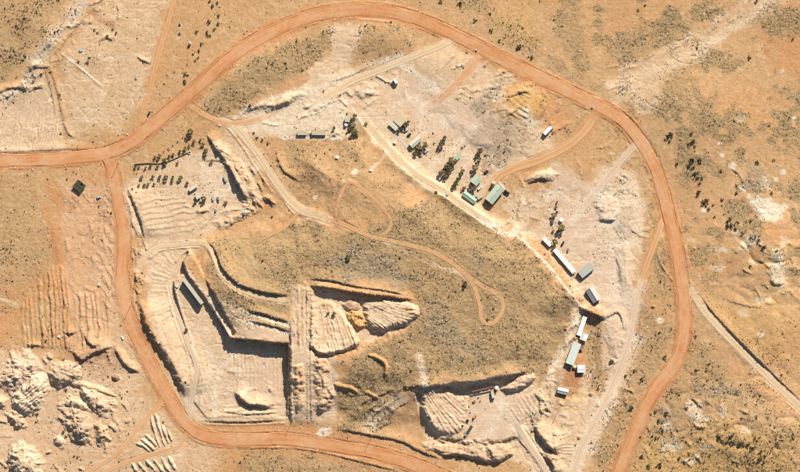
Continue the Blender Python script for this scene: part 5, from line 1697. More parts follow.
# yellow loader: body, cab, arms, bucket, wheels
r = root('loader', 'small yellow loader parked among drums in the south-eastern quarry', 'loader', (474.2 - 400, 236 - 417, zat(474.2, 417) + .02), R(40))
MB().box((-.5, 0, 1.0), (2.0, 1.5, .9)).build('body', M['yellow'], r)
cb = MB().box((-.2, 0, 1.95), (1.1, 1.2, 1.1), 0, .9).build('cab', M['glass'], r)
MB().box((-.2, 0, 2.54), (1.25, 1.35, .1)).build('cab_roof', M['yellow'], cb)
for s in (-1, 1):
    MB().tube((-.1, s * .6, 1.5), (1.7, s * .6, .5), .1, n=6).build('lift_arm', M['yellow'], r)
    for x in (-1.0, .7):
        wheel(r, x, s * .85, .5, .35)
MB().add([(1.6, -.95, .2), (1.6, .95, .2), (2.4, .95, .1), (2.4, -.95, .1), (1.6, -.95, .95), (1.6, .95, .95)], [(0, 1, 2, 3), (0, 4, 5, 1), (0, 3, 4), (1, 5, 2)]).build('bucket', M['rust'], r)

# conveyor along the quarry wall
r = root('conveyor', 'long red conveyor boom lying along the shaded quarry wall', 'conveyor', (483 - 400, 236 - 388.6, zat(483, 389)), math.atan2(5, 22.5))
for s in (-1, 1):
    MB().box((0, s * .5, 3.6), (23, .12, .5)).build('side_beam', M['redpaint'], r)
MB().box((0, 0, 3.72), (22.6, .8, .08)).build('belt', M['redpaint'], r)
for k in range(5):
    x = -10 + 5 * k
    for s in (-1, 1):
        MB().tube((x, s * 1.0, -.4), (x, s * .5, 3.5), .09, n=6).build('leg', M['steel'], r)
for k in range(12):
    MB().tube((-10.5 + k * 1.9, -.45, 3.62), (-10.5 + k * 1.9, .45, 3.62), .07, n=6).build('roller', M['steel'], r)

# tanks
tank('white round water tank by the trees on the northern knoll', 345.8, 125.0, 1.5, 2.4, 'tank_white')
tank('round white tank at the end of the red conveyor', 496.4, 387.4, 1.9, 4.6, 'tank_white')
tank('cream round tank between the pale long house and white shed', 574.8, 366.6, 1.7, 2.6, 'tank_cream')
tank('pale green round tank at the top corner of the big shed', 493.4, 183.0, 1.6, 2.8, 'tank_green')
tank('white round tank in the shrub line above the white hut', 561.2, 220.2, 1.9, 2.2, 'tank_white')
tank('small blue grey drum tank beside the dark wagon on red earth', 487.4, 170.0, .9, 1.4, 'bluebox')
# open ring tank in the orchard
r = root('ring_tank', 'small white rimmed open trough tank at the end of the orchard line', 'tank', (189.4 - 400, 236 - 152.5, zat(189.4, 152.5) - .05))
MB().lathe([(1.6, 0), (1.6, .9), (1.25, .9), (1.25, .2)], n=20).build('rim', M['tank_white'], r)
MB().lathe([(1.24, .22), (1.24, .35)], n=20).build('dark_base', M['car_green'], r)

# boxes and scrap
crate('narrow black container beside the big green shed', 'oblong', 'oblong', 506.8, 192.0, (1, .75), (5.2, 1.6, 2.2), 'car_black')  # plain black box filling a dark strip, not identified as any object
crate('white box with dark side on the terrace west of the cream house', 'equipment_box', 'box', 394.9, 142.6, (1, .6), (2.6, 1.9, 1.8), 'car_white')
crate('faded blue box on the cut edge above the pale lane', 'equipment_box', 'box', 447.2, 194.6, (1, .6), (2.4, 1.6, 1.2), 'bluebox')
crate('dark grey box at the hill edge west of the blue box', 'equipment_box', 'box', 436.0, 192.3, (1, .4), (2.8, 2.0, 1.4), 'car_green')
crate('white shaft cover on the upper hill', 'shaft_cover', 'shaft cover', 337.0, 157.6, (1, .1), (2.2, 1.8, 1.6), 'car_white')
crate('dark shaft head at the end of the thin white path', 'shaft_cover', 'shaft cover', 370.6, 170.6, (1, -.2), (2.4, 1.8, 1.6), 'wall_grey', 'frame')
crate('small grey scrap bin near the north-western white bank', 'scrap_bin', 'bin', 81.4, 50.6, (1, -.4), (3.0, 2.4, 1.0), 'bluebox')
crate('small pale teal box near the north-western dark pit', 'scrap_bin', 'bin', 90.2, 56.6, (1, -.3), (2.2, 1.6, 1.2), 'roof_teal')
crate('small blue box west of the northern track', 'scrap_bin', 'bin', 136.4, 78.6, (1, .3), (1.7, 1.3, .9), 'bluebox')
crate('rusty orange skip in the south-eastern quarry', 'skip', 'bin', 474.0, 401.2, (1, -.6), (2.8, 1.8, 1.1), 'rust')
crate('black fuel box by the yellow loader', 'equipment_box', 'box', 467.4, 420.2, (1, .2), (2.4, 1.8, 1.4), 'car_black')
crate('dark pump box at the south end of the striped tip', 'equipment_box', 'box', 462.4, 425.4, (1, .2), (1.6, 1.4, 1.2), 'car_black')
crate('white bin in the south-western furrowed ground', 'scrap_bin', 'bin', 59.2, 336.6, (1, .6), (2.4, 1.6, 1.2), 'car_white')
crate('little bright box on the verge west of the southern road', 'scrap_bin', 'bin', 99.0, 284.6, (.2, 1), (2.0, 1.4, 1.2), 'car_white')
crate('white box beside the low verge of the southern road bend', 'scrap_bin', 'bin', 122.6, 337.6, (.4, 1), (3.4, 1.2, 1.0), 'car_white')
crate('pale grey pallet stack in the western pit corner', 'pallet_stack', 'pallets', 177.6, 286.0, (.6, -.8), (2.8, 2.2, 1.0), 'roof_pale')
crate('grey machine block leaning on the western camp scarp', 'scrap_machine', 'machine', 225.0, 179.0, (.35, 1), (5.6, 1.8, 1.8), 'steel', 'wall_grey')
for (x, y, lab) in [(476.4, 50.2, 'blue grey marker drum at the top of the red ramp'), (592.4, 107.2, 'blue grey marker drum where the tan driveway leaves the ring road')]:
    r = root('marker_drum', lab, 'drum', (x - 400, 236 - y, zat(x, y) - .03))
    MB().lathe([(.85, 0), (.85, 1.3), (.7, 1.35)], n=14).build('shell', M['bluebox'], r)
    for zz in (.35, .85):
        MB().lathe([(.86, zz), (.91, zz + .06), (.86, zz + .12)], n=14).build('hoop', M['steel'], r)
for (x, y, lab) in [(478.4, 397.0, 'rusty drum beside the skip'), (470.2, 412.0, 'first dark drum of the line in the quarry'), (469.0, 406.0, 'second dark drum of the line in the quarry'), (480.2, 400.6, 'black drum at the quarry skip')]:
    r = root('steel_drum', lab, 'drum', (x - 400, 236 - y, zat(x, y) - .03))
    MB().lathe([(.6, 0), (.6, 1.1), (.5, 1.12)], n=12).build('shell', M['rust'], r)
    MB().lathe([(.61, .5), (.66, .55), (.61, .6)], n=12).build('hoop', M['car_black'], r)

# low dark wall of the orchard, stone by stone would be under a pixel: one coursed wall with a coping
p = spline([(134.5, 164.2), (148, 163.2), (160, 163.4), (170, 160.6), (180, 156.2), (188, 152.4)], 1.6)
r = root('low_wall', 'thin dark wall running through the orchard bushes', 'wall', (134.5 - 400, 236 - 164.2, 0))
wl, cp = MB(), MB()
for (x0, y0), (x1, y1) in zip(p[:-1], p[1:]):
    mx, my = (x0 + x1) / 2, (y0 + y1) / 2
    a = math.atan2(-(y1 - y0), x1 - x0)
    z = zat(mx, my)
    l_ = math.hypot(x1 - x0, y1 - y0)
    wl.box((mx - 134.5, 164.2 - my, z + .3), (l_ + .02, .5, 1.0), a)
    cp.box((mx - 134.5, 164.2 - my, z + .85), (l_ + .03, .64 + random.uniform(-.05, .05), .1), a)
wl.build('wall_body', M['stone'], r)
cp.build('coping', M['stone'], r)
# concrete path beside the beige and cream houses
p = spline([(394.4, 131.4), (399, 137.4), (404.6, 144), (409, 148.6)], 1.5)
d = np.gradient(p, axis=0)
d /= np.linalg.norm(d, axis=1)[:, None]
nr = np.c_[-d[:, 1], d[:, 0]]
vs = []
for s, dz in ((-1.15, -.3), (-1.1, .09), (0, .1), (1.1, .09), (1.15, -.3)):
    q = p + nr * s
    vs.append(np.c_[q[:, 0] - 400, 236 - q[:, 1], zat_np(q[:, 0], q[:, 1]) + dz])
V = np.stack(vs, 1).reshape(-1, 3)
jj, ii = np.mgrid[0:len(p) - 1, 0:4]
a = jj * 5 + ii
me = mesh_np('footpath', V, np.stack([a, a + 1, a + 6, a + 5], -1).reshape(-1, 4), M['concrete'], False)
if me.polygons[1].normal.z < 0:
    me.flip_normals()
tag(obj('footpath', me), 'grey concrete strip beside the beige and cream houses', None, None, 'structure')

for k, (x, y) in enumerate([(164, 151), (168.5, 148), (173, 145), (178, 141), (183, 137.2)]):
    r = root('marker_post', f'{["first", "second", "third", "fourth", "fifth"][k]} short dark post from the west above the orchard', 'post', (x - 400, 236 - y, zat(x, y) - .1), 0, 'orchard marker posts')
    MB().tube((0, 0, 0), (0, 0, 1.5), .55, .45, 8).build('stump', M['stone'], r)
    MB().lathe([(.5, 1.5), (.42, 1.66), (.05, 1.7)], n=8).build('cap', M['timber'], r)
# stone ring garden in the southern yard
r = root('stone_ring', 'ring of stones round a small bed in the southern yard', 'garden ring', (594 - 400, 236 - 334.6, zat(594, 334.6)))
for k in range(16):
    t = 2 * math.pi * k / 16 + random.uniform(-.08, .08)
    rr = 3.1 + random.uniform(-.2, .2)
    MB().lathe([(.42, -.2), (.5, .2), (.3, .5), (.05, .55)], (rr * math.cos(t), rr * math.sin(t), 0), 6).build('stone', M['palestone'], r)

# power poles
POLES = [(118.2, 163.4, 'beside the western road junction'), (144.0, 240.6, 'on the bank above the southern road'), (130.8, 305.4, 'on the verge where the southern road bends'), (293.6, 417.6, 'at the foot of the straight scarp by the southern road'), (372.4, 435.0, 'on the southern road bank below the hill'), (651.0, 275.0, 'beside the eastern spur track'), (641.2, 337.0, 'between the pinkish track and the ring road'), (558.8, 409.6, 'south of the southernmost shed')]
for x, y, lab in POLES:
    r = root('power_pole', 'timber power pole ' + lab, 'pole', (x - 400, 236 - y, zat(x, y) - .3), R(20 + 30 * random.random()), 'power poles of the village')
    MB().tube((0, 0, 0), (0, 0, 10.6), .2, .14, 8).build('pole', M['timber'], r)
    arm = MB().box((0, .16, 9.9), (2.2, .12, .14)).build('cross_arm', M['timber'], r)
    for s in (-1, -.45, .45, 1):
        MB().lathe([(.05, 0), (.09, .06), (.05, .12), (.08, .18), (.03, .24)], (s, .16, 9.97), 8).build('insulator', M['frame'], arm)

# ------------------------------------------------------------------ vegetation
def leaf_mesh(name, nl, size, clumps, seed, mat, flat=.75, base=0.15):
    """crown of many small leaf faces gathered in clumps, unit radius, standing on z = 0"""
    rs = np.random.default_rng(seed)
    cc = rs.normal(0, 1, (clumps, 3))
    cc /= np.linalg.norm(cc, axis=1)[:, None]
    cc *= rs.uniform(.25, .8, (clumps, 1)) ** .6
    cr = rs.uniform(.22, .42, clumps)
    k = rs.integers(0, clumps, nl)
    d = rs.normal(0, 1, (nl, 3))
    d /= np.linalg.norm(d, axis=1)[:, None]
    p = cc[k] + d * (cr[k] * rs.uniform(.4, 1.05, nl))[:, None]
    p[:, 2] = (p[:, 2] * flat + flat + base)
    u = rs.normal(0, 1, (nl, 3))
    u /= np.linalg.norm(u, axis=1)[:, None]
    v = np.cross(u, rs.normal(0, 1, (nl, 3)))
    v /= np.linalg.norm(v, axis=1)[:, None]
    s = size * rs.uniform(.6, 1.4, (nl, 1))
    V = np.stack([p - u * s, p + v * s * .6, p + u * s, p - v * s * .6], 1).reshape(-1, 3)
    V[:, 2] = np.maximum(V[:, 2], .0)
    F = np.arange(nl * 4).reshape(-1, 4)
    return mesh_np(name, V, F, mat, False)


CROWN = {}
for k, mt in (('olive', 'leaf_olive'), ('dark', 'leaf_dark'), ('brown', 'leaf_brown'), ('green', 'leaf_green')):
    CROWN[k] = [leaf_mesh('crown_leaves', 700, .14, 14, 20 + i, M[mt], .62, .55) for i in range(3)]


def trunk_mesh(seed):
    rs = random.Random(seed)
    mb = MB()
    mb.tube((0, 0, -.15), (.03, .02, .6), .075, .055, 7)
    for k in range(5):
        t = 2 * math.pi * k / 5 + rs.uniform(-.4, .4)
        p1 = (.25 * math.cos(t), .25 * math.sin(t), .85 + rs.uniform(-.1, .1))
        p2 = (.6 * math.cos(t + .2), .6 * math.sin(t + .2), 1.25 + rs.uniform(-.15, .2))
        mb.tube((.03, .02, .52), p1, .045, .03, 5).tube(p1, p2, .03, .012, 5)
    me = bpy.data.meshes.new('trunk')
    me.from_pydata(mb.v, [], mb.f)
    me.materials.append(M['bark'])
    return me


TRUNK = [trunk_mesh(s) for s in range(3)]
ORD = ['first', 'second', 'third', 'fourth', 'fifth', 'sixth', 'seventh', 'eighth', 'ninth', 'tenth', 'eleventh', 'twelfth', 'thirteenth', 'fourteenth', 'fifteenth', 'sixteenth']
HUE = {'olive': 'olive', 'dark': 'dark', 'brown': 'dry brown', 'green': 'green'}
tn = 0


def tree(label, px, py, rad, kind, group=None, tall=1.0):
    global tn
    tn += 1
    r = root('tree', label, 'tree', (px - 400, 236 - py, zat(px, py) - .05), random.uniform(0, 6.28), group)
    s = rad * random.uniform(1.05, 1.25)
    r.scale = (s, s * random.uniform(.85, 1.1), s * tall * .95)
    obj('trunk', TRUNK[tn % 3], r)
    obj('crown', CROWN[kind][tn % 3], r)
    return r


def trees(where, group, lst, end='north'):
    for k, (x, y, rd, kd) in enumerate(lst):
        if group == 'orchard trees':
            x, y, rd = x + random.uniform(-.9, .9), y + random.uniform(-.8, .8), rd * random.uniform(.7, 1.25)
        tree(f'{HUE[kd]} tree, {ORD[k]} from the {end} {where}', x, y, rd, kd, group)


trees('in the dense row below the teal shelter', 'dense tree row', [(451.3, 159.3, 2.5, 'olive'), (453.6, 162.6, 3.0, 'brown'), (449.8, 163.8, 2.6, 'olive'), (447.4, 167.2, 2.8, 'dark'), (450.6, 168.4, 2.2, 'brown'), (444.6, 169.6, 2.6, 'brown'), (448.0, 172.4, 2.4, 'dark'), (441.6, 173.0, 3.0, 'brown'), (445.4, 175.4, 2.8, 'olive')])
trees('in the thin row above the teal house', 'thin tree row', [(462.6, 170.8, 2.0, 'olive'), (460.2, 175.0, 2.3, 'dark'), (457.8, 179.2, 2.0, 'olive'), (456.0, 183.2, 2.8, 'green'), (453.4, 186.6, 2.2, 'dark'), (452.2, 189.6, 1.8, 'olive')])
trees('in the row above the small green house', 'middle tree row', [(480.6, 150.2, 2.4, 'dark'), (478.6, 153.2, 2.2, 'olive'), (476.0, 156.8, 1.7, 'dark'), (479.4, 159.8, 2.0, 'olive'), (474.8, 168.0, 3.2, 'olive')])
trees('along the south-east wall of the beige house', 'beige house trees', [(408.4, 121.8, 1.8, 'dark'), (405.4, 125.2, 2.5, 'dark'), (402.2, 127.0, 1.7, 'dark'), (398.6, 131.0, 1.8, 'olive')])
trees('beside the cream house', 'cream house trees', [(424.8, 145.0, 3.0, 'brown'), (418.6, 146.8, 2.8, 'olive'), (421.4, 150.2, 2.6, 'brown'), (416.2, 150.0, 2.2, 'olive'), (415.6, 154.2, 1.6, 'olive')])
trees('above the red yard', 'red yard trees', [(444.8, 137.6, 2.0, 'brown'), (441.6, 143.4, 3.0, 'dark')])
trees('between the green roofed houses', 'green house trees', [(473.6, 188.8, 2.6, 'brown'), (463.8, 188.2, 1.9, 'olive'), (492.0, 186.4, 1.8, 'dark'), (470.4, 186.2, 1.8, 'dark')])
trees('in the line above the white hut', 'eastern pad trees', [(557.0, 202.2, 1.2, 'brown'), (556.2, 207.0, 1.3, 'dark'), (553.6, 215.4, 2.6, 'olive'), (556.8, 212.4, 1.6, 'dark'), (552.4, 222.0, 1.4, 'brown'), (561.4, 228.0, 3.2, 'olive'), (558.2, 231.4, 2.0, 'dark'), (553.2, 231.0, 1.3, 'brown'), (554.8, 242.0, 3.0, 'olive')])
trees('around the white tank on the knoll', 'knoll trees', [(354.8, 115.6, 2.4, 'brown'), (352.0, 120.6, 2.3, 'dark'), (366.0, 124.0, 1.8, 'olive'), (349.6, 129.0, 2.4, 'dark'), (354.6, 131.6, 3.2, 'olive'), (353.4, 126.2, 2.4, 'brown'), (357.2, 135.6, 1.9, 'olive')])
tree('single dark upright tree on the northern knoll', 334.0, 127.8, 1.6, 'dark', None, 1.5)
trees('along the upper orchard line', 'orchard trees', [(191, 132, 2.4, 'olive'), (200, 139.4, 1.8, 'olive'), (195, 142, 1.8, 'dark'), (189.8, 145, 1.7, 'olive'), (184.4, 148.2, 1.7, 'olive'), (179.4, 151.2, 1.8, 'dark'), (174, 153.8, 1.7, 'olive'), (169.4, 156.6, 1.7, 'olive'), (164.4, 159.4, 1.6, 'dark'), (159.2, 155.8, 1.9, 'brown'), (154.2, 158, 1.6, 'dark')], 'east')
trees('below the thin dark orchard wall', 'orchard trees', [(134.4, 167.4, 1.3, 'dark'), (139.6, 167.2, 1.4, 'olive'), (145, 167, 1.6, 'olive'), (151.2, 166.4, 1.6, 'dark'), (157.4, 166.2, 1.7, 'olive'), (166, 163.8, 1.7, 'dark'), (177, 163.4, 1.5, 'brown')], 'west')
trees('in the middle orchard row', 'orchard trees', [(141, 176.2, 1.5, 'brown'), (152.2, 176.6, 1.7, 'olive'), (159.4, 176.4, 1.5, 'dark'), (166, 177, 1.7, 'dark'), (173, 177, 2.2, 'green'), (172, 181, 1.8, 'olive'), (181.4, 178.4, 2.2, 'green')], 'west')
trees('in the lowest orchard row', 'orchard trees', [(138.8, 186, 1.4, 'olive'), (143.8, 185.2, 1.6, 'dark'), (148.6, 185, 1.6, 'olive'), (153.8, 183.4, 1.8, 'olive')], 'west')
trees('by the western camp clearing', 'camp trees', [(203.2, 144, 1.8, 'olive'), (206, 150.6, 2.2, 'dark'), (205.2, 156, 1.5, 'olive'), (212, 161, 1.6, 'brown'), (203.6, 199, 2.4, 'dark'), (195.6, 201.4, 2.0, 'dark'), (187.2, 183.0, 1.6, 'dark'), (225.8, 202.4, 1.8, 'olive')])
tree('green bush in the hollow above the furrowed fan', 328.4, 312.8, 1.7, 'green')
tree('second green bush in the hollow above the furrowed fan', 334.6, 313.4, 1.8, 'green')
tree('round green bush alone on the scrubby hill', 349, 256.4, 2.0, 'green')
tree('dark green bush where the hill track splits', 464.8, 283.4, 2.5, 'dark')
tree('dark bush on the western quarry floor', 186.6, 329.4, 1.7, 'dark')

# ---- bushes: the largest stand singly, the rest is ground cover
BUSH = [leaf_mesh('bush_leaves', 150, .20, 7, 200 + i, M['leaf_dark' if i % 2 else 'leaf_salt'], .5, .05) for i in range(6)]
known = [(669, 135.5, 4.2), (700, 159, 3.2), (689, 164, 2.8), (695, 174, 2.8), (677, 164, 1.9), (699, 192, 2.6), (705, 202, 3.6), (722, 199, 2.2), (727, 226, 2.3), (730, 218, 2.1), (736, 193, 1.9), (736, 185.5, 1.5), (757, 162.5, 2.2), (774, 160, 1.8), (772, 193, 1.9), (691, 134, 1.9), (750, 221, 1.8), (665, 357, 2.4), (696, 370, 1.8), (706, 371, 1.7), (631, 408, 2.8), (659, 420, 2.6), (666, 413, 2.6), (686, 408, 2.2), (660, 465, 2.8), (649, 465, 2.5), (642, 456, 2), (679, 458, 2.4), (729, 436, 1.9), (732, 441, 2.2), (747, 444, 1.9), (752, 448, 2.2), (760, 451, 2.2), (760, 458, 2.6), (764, 456, 1.9), (755, 416, 1.5), (700, 438, 1.7), (719, 436, 1.7), (709, 455, 1.7), (737, 463, 1.5), (626, 376, 1.8), (635, 371, 1.9), (642, 380, 1.9), (219, 15.5, 2), (217, 3, 1.9), (215, 29, 1.9), (207, 34, 1.6), (202, 44, 1.9), (209, 22, 2.4), (287, 68, 1.4), (189, 45, 2.4), (180, 25, 1.8), (179.5, 34, 1.6), (197, 32, 2), (199, 51, 1.6), (195, 61, 1.6), (188, 75, 1.6), (185, 81, 1.7), (460, 4, 2.4), (475, 20, 2.4), (491, 31, 2.1), (500, 40, 1.9), (519, 46, 3.3), (532, 57, 2.3), (490, 14, 1.6), (441, 1, 2), (250, 106, 2.2), (257, 138, 1.7), (262, 140, 1.9), (268, 143, 1.7), (254, 133, 1.5), (88, 63, 1.8), (79, 62, 1.4), (113, 30, 1.8), (116, 33, 1.8), (108, 36, 1.7), (95, 30, 1.7), (98, 33, 1.4), (60, 95, 1.6), (750, 238, 2.1), (757, 240, 1.8), (775, 251, 1.7), (750, 266, 1.7), (742, 233, 1.9), (735, 229, 2), (645, 5, 1.6), (756, 1, 2.2), (793, 39, 1.6), (749, 58, 2.3), (638, 10, 1.5), (697, 48, 1.5), (33, 75, 1.4), (132, 189, 1.4), (612, 361, 2.4), (186, 382, 1.3), (64, 360, 1.5), (66, 390, 1.9), (70, 396, 1.8), (72, 402, 1.7), (76, 404, 1.6), (63, 432, 1.8), (66, 436, 1.7), (37, 414, 1.9), (34, 412, 1.5), (8, 462, 2), (10, 470, 1.9), (74, 456, 1.4), (78, 457, 1.5), (36, 422, 1.5), (575, 445, 1.4), (163, 422, 1.3), (104, 430, 1.2), (122, 398, 1.2), (108, 376, 1.2), (111, 213, 1.6), (99, 206, 1.4), (114, 208, 1.4), (476, 163, 1.2), (485.6, 155.6, 1.5), (496.6, 177.2, 1.5), (433, 133, 1.2), (434, 143, 1.3), (462, 148, 1.2), (465, 146, 1.2), (569.8, 286, 1.2)]


def chan(ch, x, y):
    return CH[ch][np.clip(np.searchsorted(ys, y), 0, NY - 1), np.clip(np.searchsorted(xs, x), 0, NX - 1)]


def at(A, x, y):
    return A[np.clip(np.searchsorted(ys, y), 0, NY - 1), np.clip(np.searchsorted(xs, x), 0, NX - 1)]


rs = np.random.default_rng(77)
n = 330000
x, y = rs.uniform(-22, 822, n), rs.uniform(-22, 494, n)
clump = at(N20, x, y) * .8 + at(N8, x, y) * .7
dens = .055 + .42 * at(CH['veg'], x, y) + 0.32 * at(CH['grey'], x, y) - .22 * at(CH['pink'], x, y) - .05 * at(CH['pale'], x, y) - .04 * at(CH['orange'], x, y)
dens = dens + np.where(x > 690, .0, 0) + np.where((x > 600) & (y > 330), .10, 0) + np.where((x < 60) & (y < 90), .05, 0) + np.where((x < 135) & (y > 345), .10, 0)
dens = np.clip(dens, .006, 1) * np.clip(.62 + 1.7 * clump, .03, 2.8) * at(KEEP, x, y)
dens = dens * np.where((x > 560) & (y < 300), 1.0, 1.0) * np.where((x < 45) & (y > 165) & (y < 245), .6, 1.0)
pick = rs.random(n) < dens
x, y = x[pick], y[pick]
big = np.where((x > 560) & (y < 300), .66, 1.0) * np.where((x < 70) & (y < 100), 1.25, 1.0) * np.where((x > 205) & (x < 575) & (y > 170) & (y < 430), .82, 1.0)
rad = np.clip(rs.lognormal(-.52, .42, len(x)) * big, 0.28, 1.4)
order = np.argsort(-rad)
g2 = np.random.default_rng(88)
for pts_, nb_ in (([(694, 134), (691, 150), (692, 166), (696, 182), (702, 198), (718, 212), (735, 226), (752, 238), (768, 250)], 46), ([(728, 436), (746, 444), (758, 452), (764, 466)], 14), ([(650, 400), (660, 420), (655, 440)], 8), ([(216, 0), (214, 26), (204, 42), (194, 62), (184, 84)], 12)):
    pp_ = spline(pts_, 2.0)
    for i_ in g2.integers(0, len(pp_), nb_):
        known.append((float(pp_[i_, 0] + g2.normal(0, 3.2)), float(pp_[i_, 1] + g2.normal(0, 3.2)), float(g2.uniform(.9, 2.1))))
known = [q_ for q_ in known if at(ALLR, np.array([q_[0]]), np.array([q_[1]]))[0] < .05]
n_single = max(0, 300 - len(known))
singles = [(a, b, c) for a, b, c in known] + [(x[i], y[i], rad[i]) for i in order[:n_single] if 0 < x[i] < 800 and 0 < y[i] < 472]


MARKS = [(30, 30, 'on the scrub slope in the north-west corner'), (100, 30, 'by the north-western scrap bank'), (125, 60, 'west of the northern track'), (190, 35, 'east of the northern track'), (192, 75, 'between the northern track and ring road'), (250, 20, 'outside the north-western arc of the ring road'), (250, 90, 'on the brown slope inside the north-western arc'), (310, 60, 'under the top of the ring road'), (460, 10, 'outside the top of the ring road'), (520, 45, 'along the outer verge of the north-eastern arc'), (580, 40, 'in the olive scrub patch north of the ring road'), (650, 30, 'beside the pale drainage band'), (740, 30, 'in the far north-eastern corner'), (690, 90, 'in the mottled scrub south of the drainage band'), (770, 110, 'near the eastern picture edge above the white spots'), (680, 150, 'in the dense scrub line nearest the ring road'), (710, 200, 'in the scrub line beside the pale gully'), (760, 170, 'near the large white bare patch'), (740, 240, 'where the scrub line turns south-east'), (780, 270, 'around the yellow and white outcrop'), (720, 290, 'between the outcrop and the ditch-like track'), (770, 340, 'east of the ditch-like track'), (740, 390, 'just south of the ditch-like track'), (700, 380, 'on the rise east of the ring road bend'), (660, 415, 'on the grey rubble beside the ring road bend'), (690, 450, 'on the yellow rise in the south-east'), (755, 450, 'in the bush cluster of the south-eastern corner'), (640, 460, 'at the foot of the southern ring road'), (640, 370, 'between the pinkish track and ring road'), (650, 300, 'inside the eastern bend near the spur track'), (610, 160, 'between the driveway and the pinkish track'), (540, 110, 'on the yellow dug ground near the box truck'), (470, 160, 'by the tree rows of the village'), (420, 140, 'in the yards of the beige and cream houses'), (330, 125, 'on the pale northern pad'), (260, 140, 'at the western foot of the knoll'), (340, 180, 'on the upper hill'), (290, 250, 'on the western shoulder of the hill'), (370, 265, 'on the stony middle of the hill'), (450, 320, 'on the hill around the teardrop loop'), (540, 300, 'on the eastern shoulder of the hill'), (360, 400, 'on the southern foot of the hill'), (470, 365, 'on the hill above the south-eastern quarry'), (560, 420, 'south of the southernmost shed'), (20, 200, 'on the western shrub field'), (20, 280, 'at the south end of the western shrub field'), (50, 320, 'among the furrows in the west'), (90, 220, 'on the orange flat near the shade shelter'), (100, 330, 'on the terraces above the spoil heaps'), (70, 400, 'between the south-western heaps'), (20, 420, 'at the foot of the western heaps'), (80, 455, 'in the bottom western corner'), (140, 430, 'by the combed white ridges'), (190, 380, 'in the western quarry'), (150, 215, 'on the furrowed terrace below the orchard'), (210, 200, 'around the western camp'), (160, 165, 'in the orchard'), (270, 460, 'south of the southern road')]


def bush_zone(px, py, rr):
    m_ = min(MARKS, key=lambda q_: (q_[0] - px) ** 2 + (q_[1] - py) ** 2)
    return ('broad dark bush ' if rr > 1.9 else 'small dark bush ') + m_[2], 'bushes ' + m_[2]


for k, (a, b, c) in enumerate(singles):
    o = obj('bush', BUSH[k % 6], None, (a - 400, 236 - b, zat(a, b) - .03))
    s = float(c)
    o.scale = (s, s * random.uniform(.8, 1.1), s * random.uniform(.7, .95))
    o.rotation_euler = (0, 0, random.uniform(0, 6.28))
    lab_, grp_ = bush_zone(a, b, s)
    tag(o, lab_, 'bush', grp_)


def scatter(name, label, x, y, rad, V0, F0, mat, hz=(.7, 1.0), seed=0, smooth=False):
    rs = np.random.default_rng(seed)
    n = len(x)
    t = rs.uniform(0, 6.283, n)
    z = zat_np(x, y) + HEAP[np.clip(np.searchsorted(ys, y), 0, NY - 1), np.clip(np.searchsorted(xs, x), 0, NX - 1)]
    c, s = np.cos(t), np.sin(t)
    nv = V0.shape[1]
    var = V0[rs.integers(0, V0.shape[0], n)]
    X = (var[..., 0] * c[:, None] - var[..., 1] * s[:, None]) * rad[:, None] + (x - 400)[:, None]
    Y = (var[..., 0] * s[:, None] + var[..., 1] * c[:, None]) * rad[:, None] + (236 - y)[:, None]
    Z = var[..., 2] * (rad * rs.uniform(hz[0], hz[1], n))[:, None] + z[:, None] - .03
    V = np.stack([X, Y, Z], -1).reshape(-1, 3)
    F = (F0[None] + (np.arange(n) * nv)[:, None, None]).reshape(-1, F0.shape[1])
    me = mesh_np(name, V, F, mat, smooth)
    return tag(obj(name, me), label, None, None, 'stuff')


def clump_variants(nl, size, seed, k=8):
    out = []
    for i in range(k):
        rs = np.random.default_rng(seed + i)
        d = rs.normal(0, 1, (nl, 3))
        d /= np.linalg.norm(d, axis=1)[:, None]
        d[:, 2] = np.abs(d[:, 2])
        p = d * rs.uniform(.25, .8, (nl, 1))
        u = rs.normal(0, 1, (nl, 3))
        u /= np.linalg.norm(u, axis=1)[:, None]
        v = np.cross(u, rs.normal(0, 1, (nl, 3)))
        v /= np.linalg.norm(v, axis=1)[:, None]
        q = np.stack([p - u * size, p + v * size * .7, p + u * size, p - v * size * .7], 1).reshape(-1, 3)
        q[:, 2] = np.maximum(q[:, 2], 0)
        out.append(q)
    return np.array(out), np.arange(nl * 4).reshape(-1, 4)


rest = order[n_single:]
V0, F0 = clump_variants(9, .42, 400)
dry = rs.random(len(rest)) < .42
sel = rest[~dry]
scatter('saltbush', 'countless small dark saltbush clumps over the whole desert', x[sel], y[sel], rad[sel], V0, F0, M['leaf_salt'], (.7, 1.1), 1)
sel = rest[dry]
scatter('dry_tussock', 'countless dry tan tussocks over the scrubby ground', x[sel], y[sel], rad[sel] * .9, V0, F0, M['leaf_dry'], (.5, .8), 2)

# ---- very fine low scrub on the hill and plains
n = 420000
x2, y2 = rs.uniform(-22, 822, n), rs.uniform(-22, 494, n)
d2_ = (.02 + .26 * at(CH['veg'], x2, y2) + .10 * at(CH['grey'], x2, y2) - .10 * at(CH['pink'], x2, y2) - .03 * at(CH['pale'], x2, y2)) * np.clip(.8 + .9 * at(N8, x2, y2) + .5 * at(N20, x2, y2), .1, 2) * at(KEEP, x2, y2)
pk_ = rs.random(n) < d2_
x2, y2 = x2[pk_], y2[pk_]
V2, F2 = clump_variants(4, .55, 460)
scatter('low_scrub', 'fine grey olive scrub too small to count over hill and plains', x2, y2, np.clip(rs.lognormal(-.85, .3, len(x2)), .25, .8), V2, F2, M['leaf_scrub'], (.6, 1.0), 12)

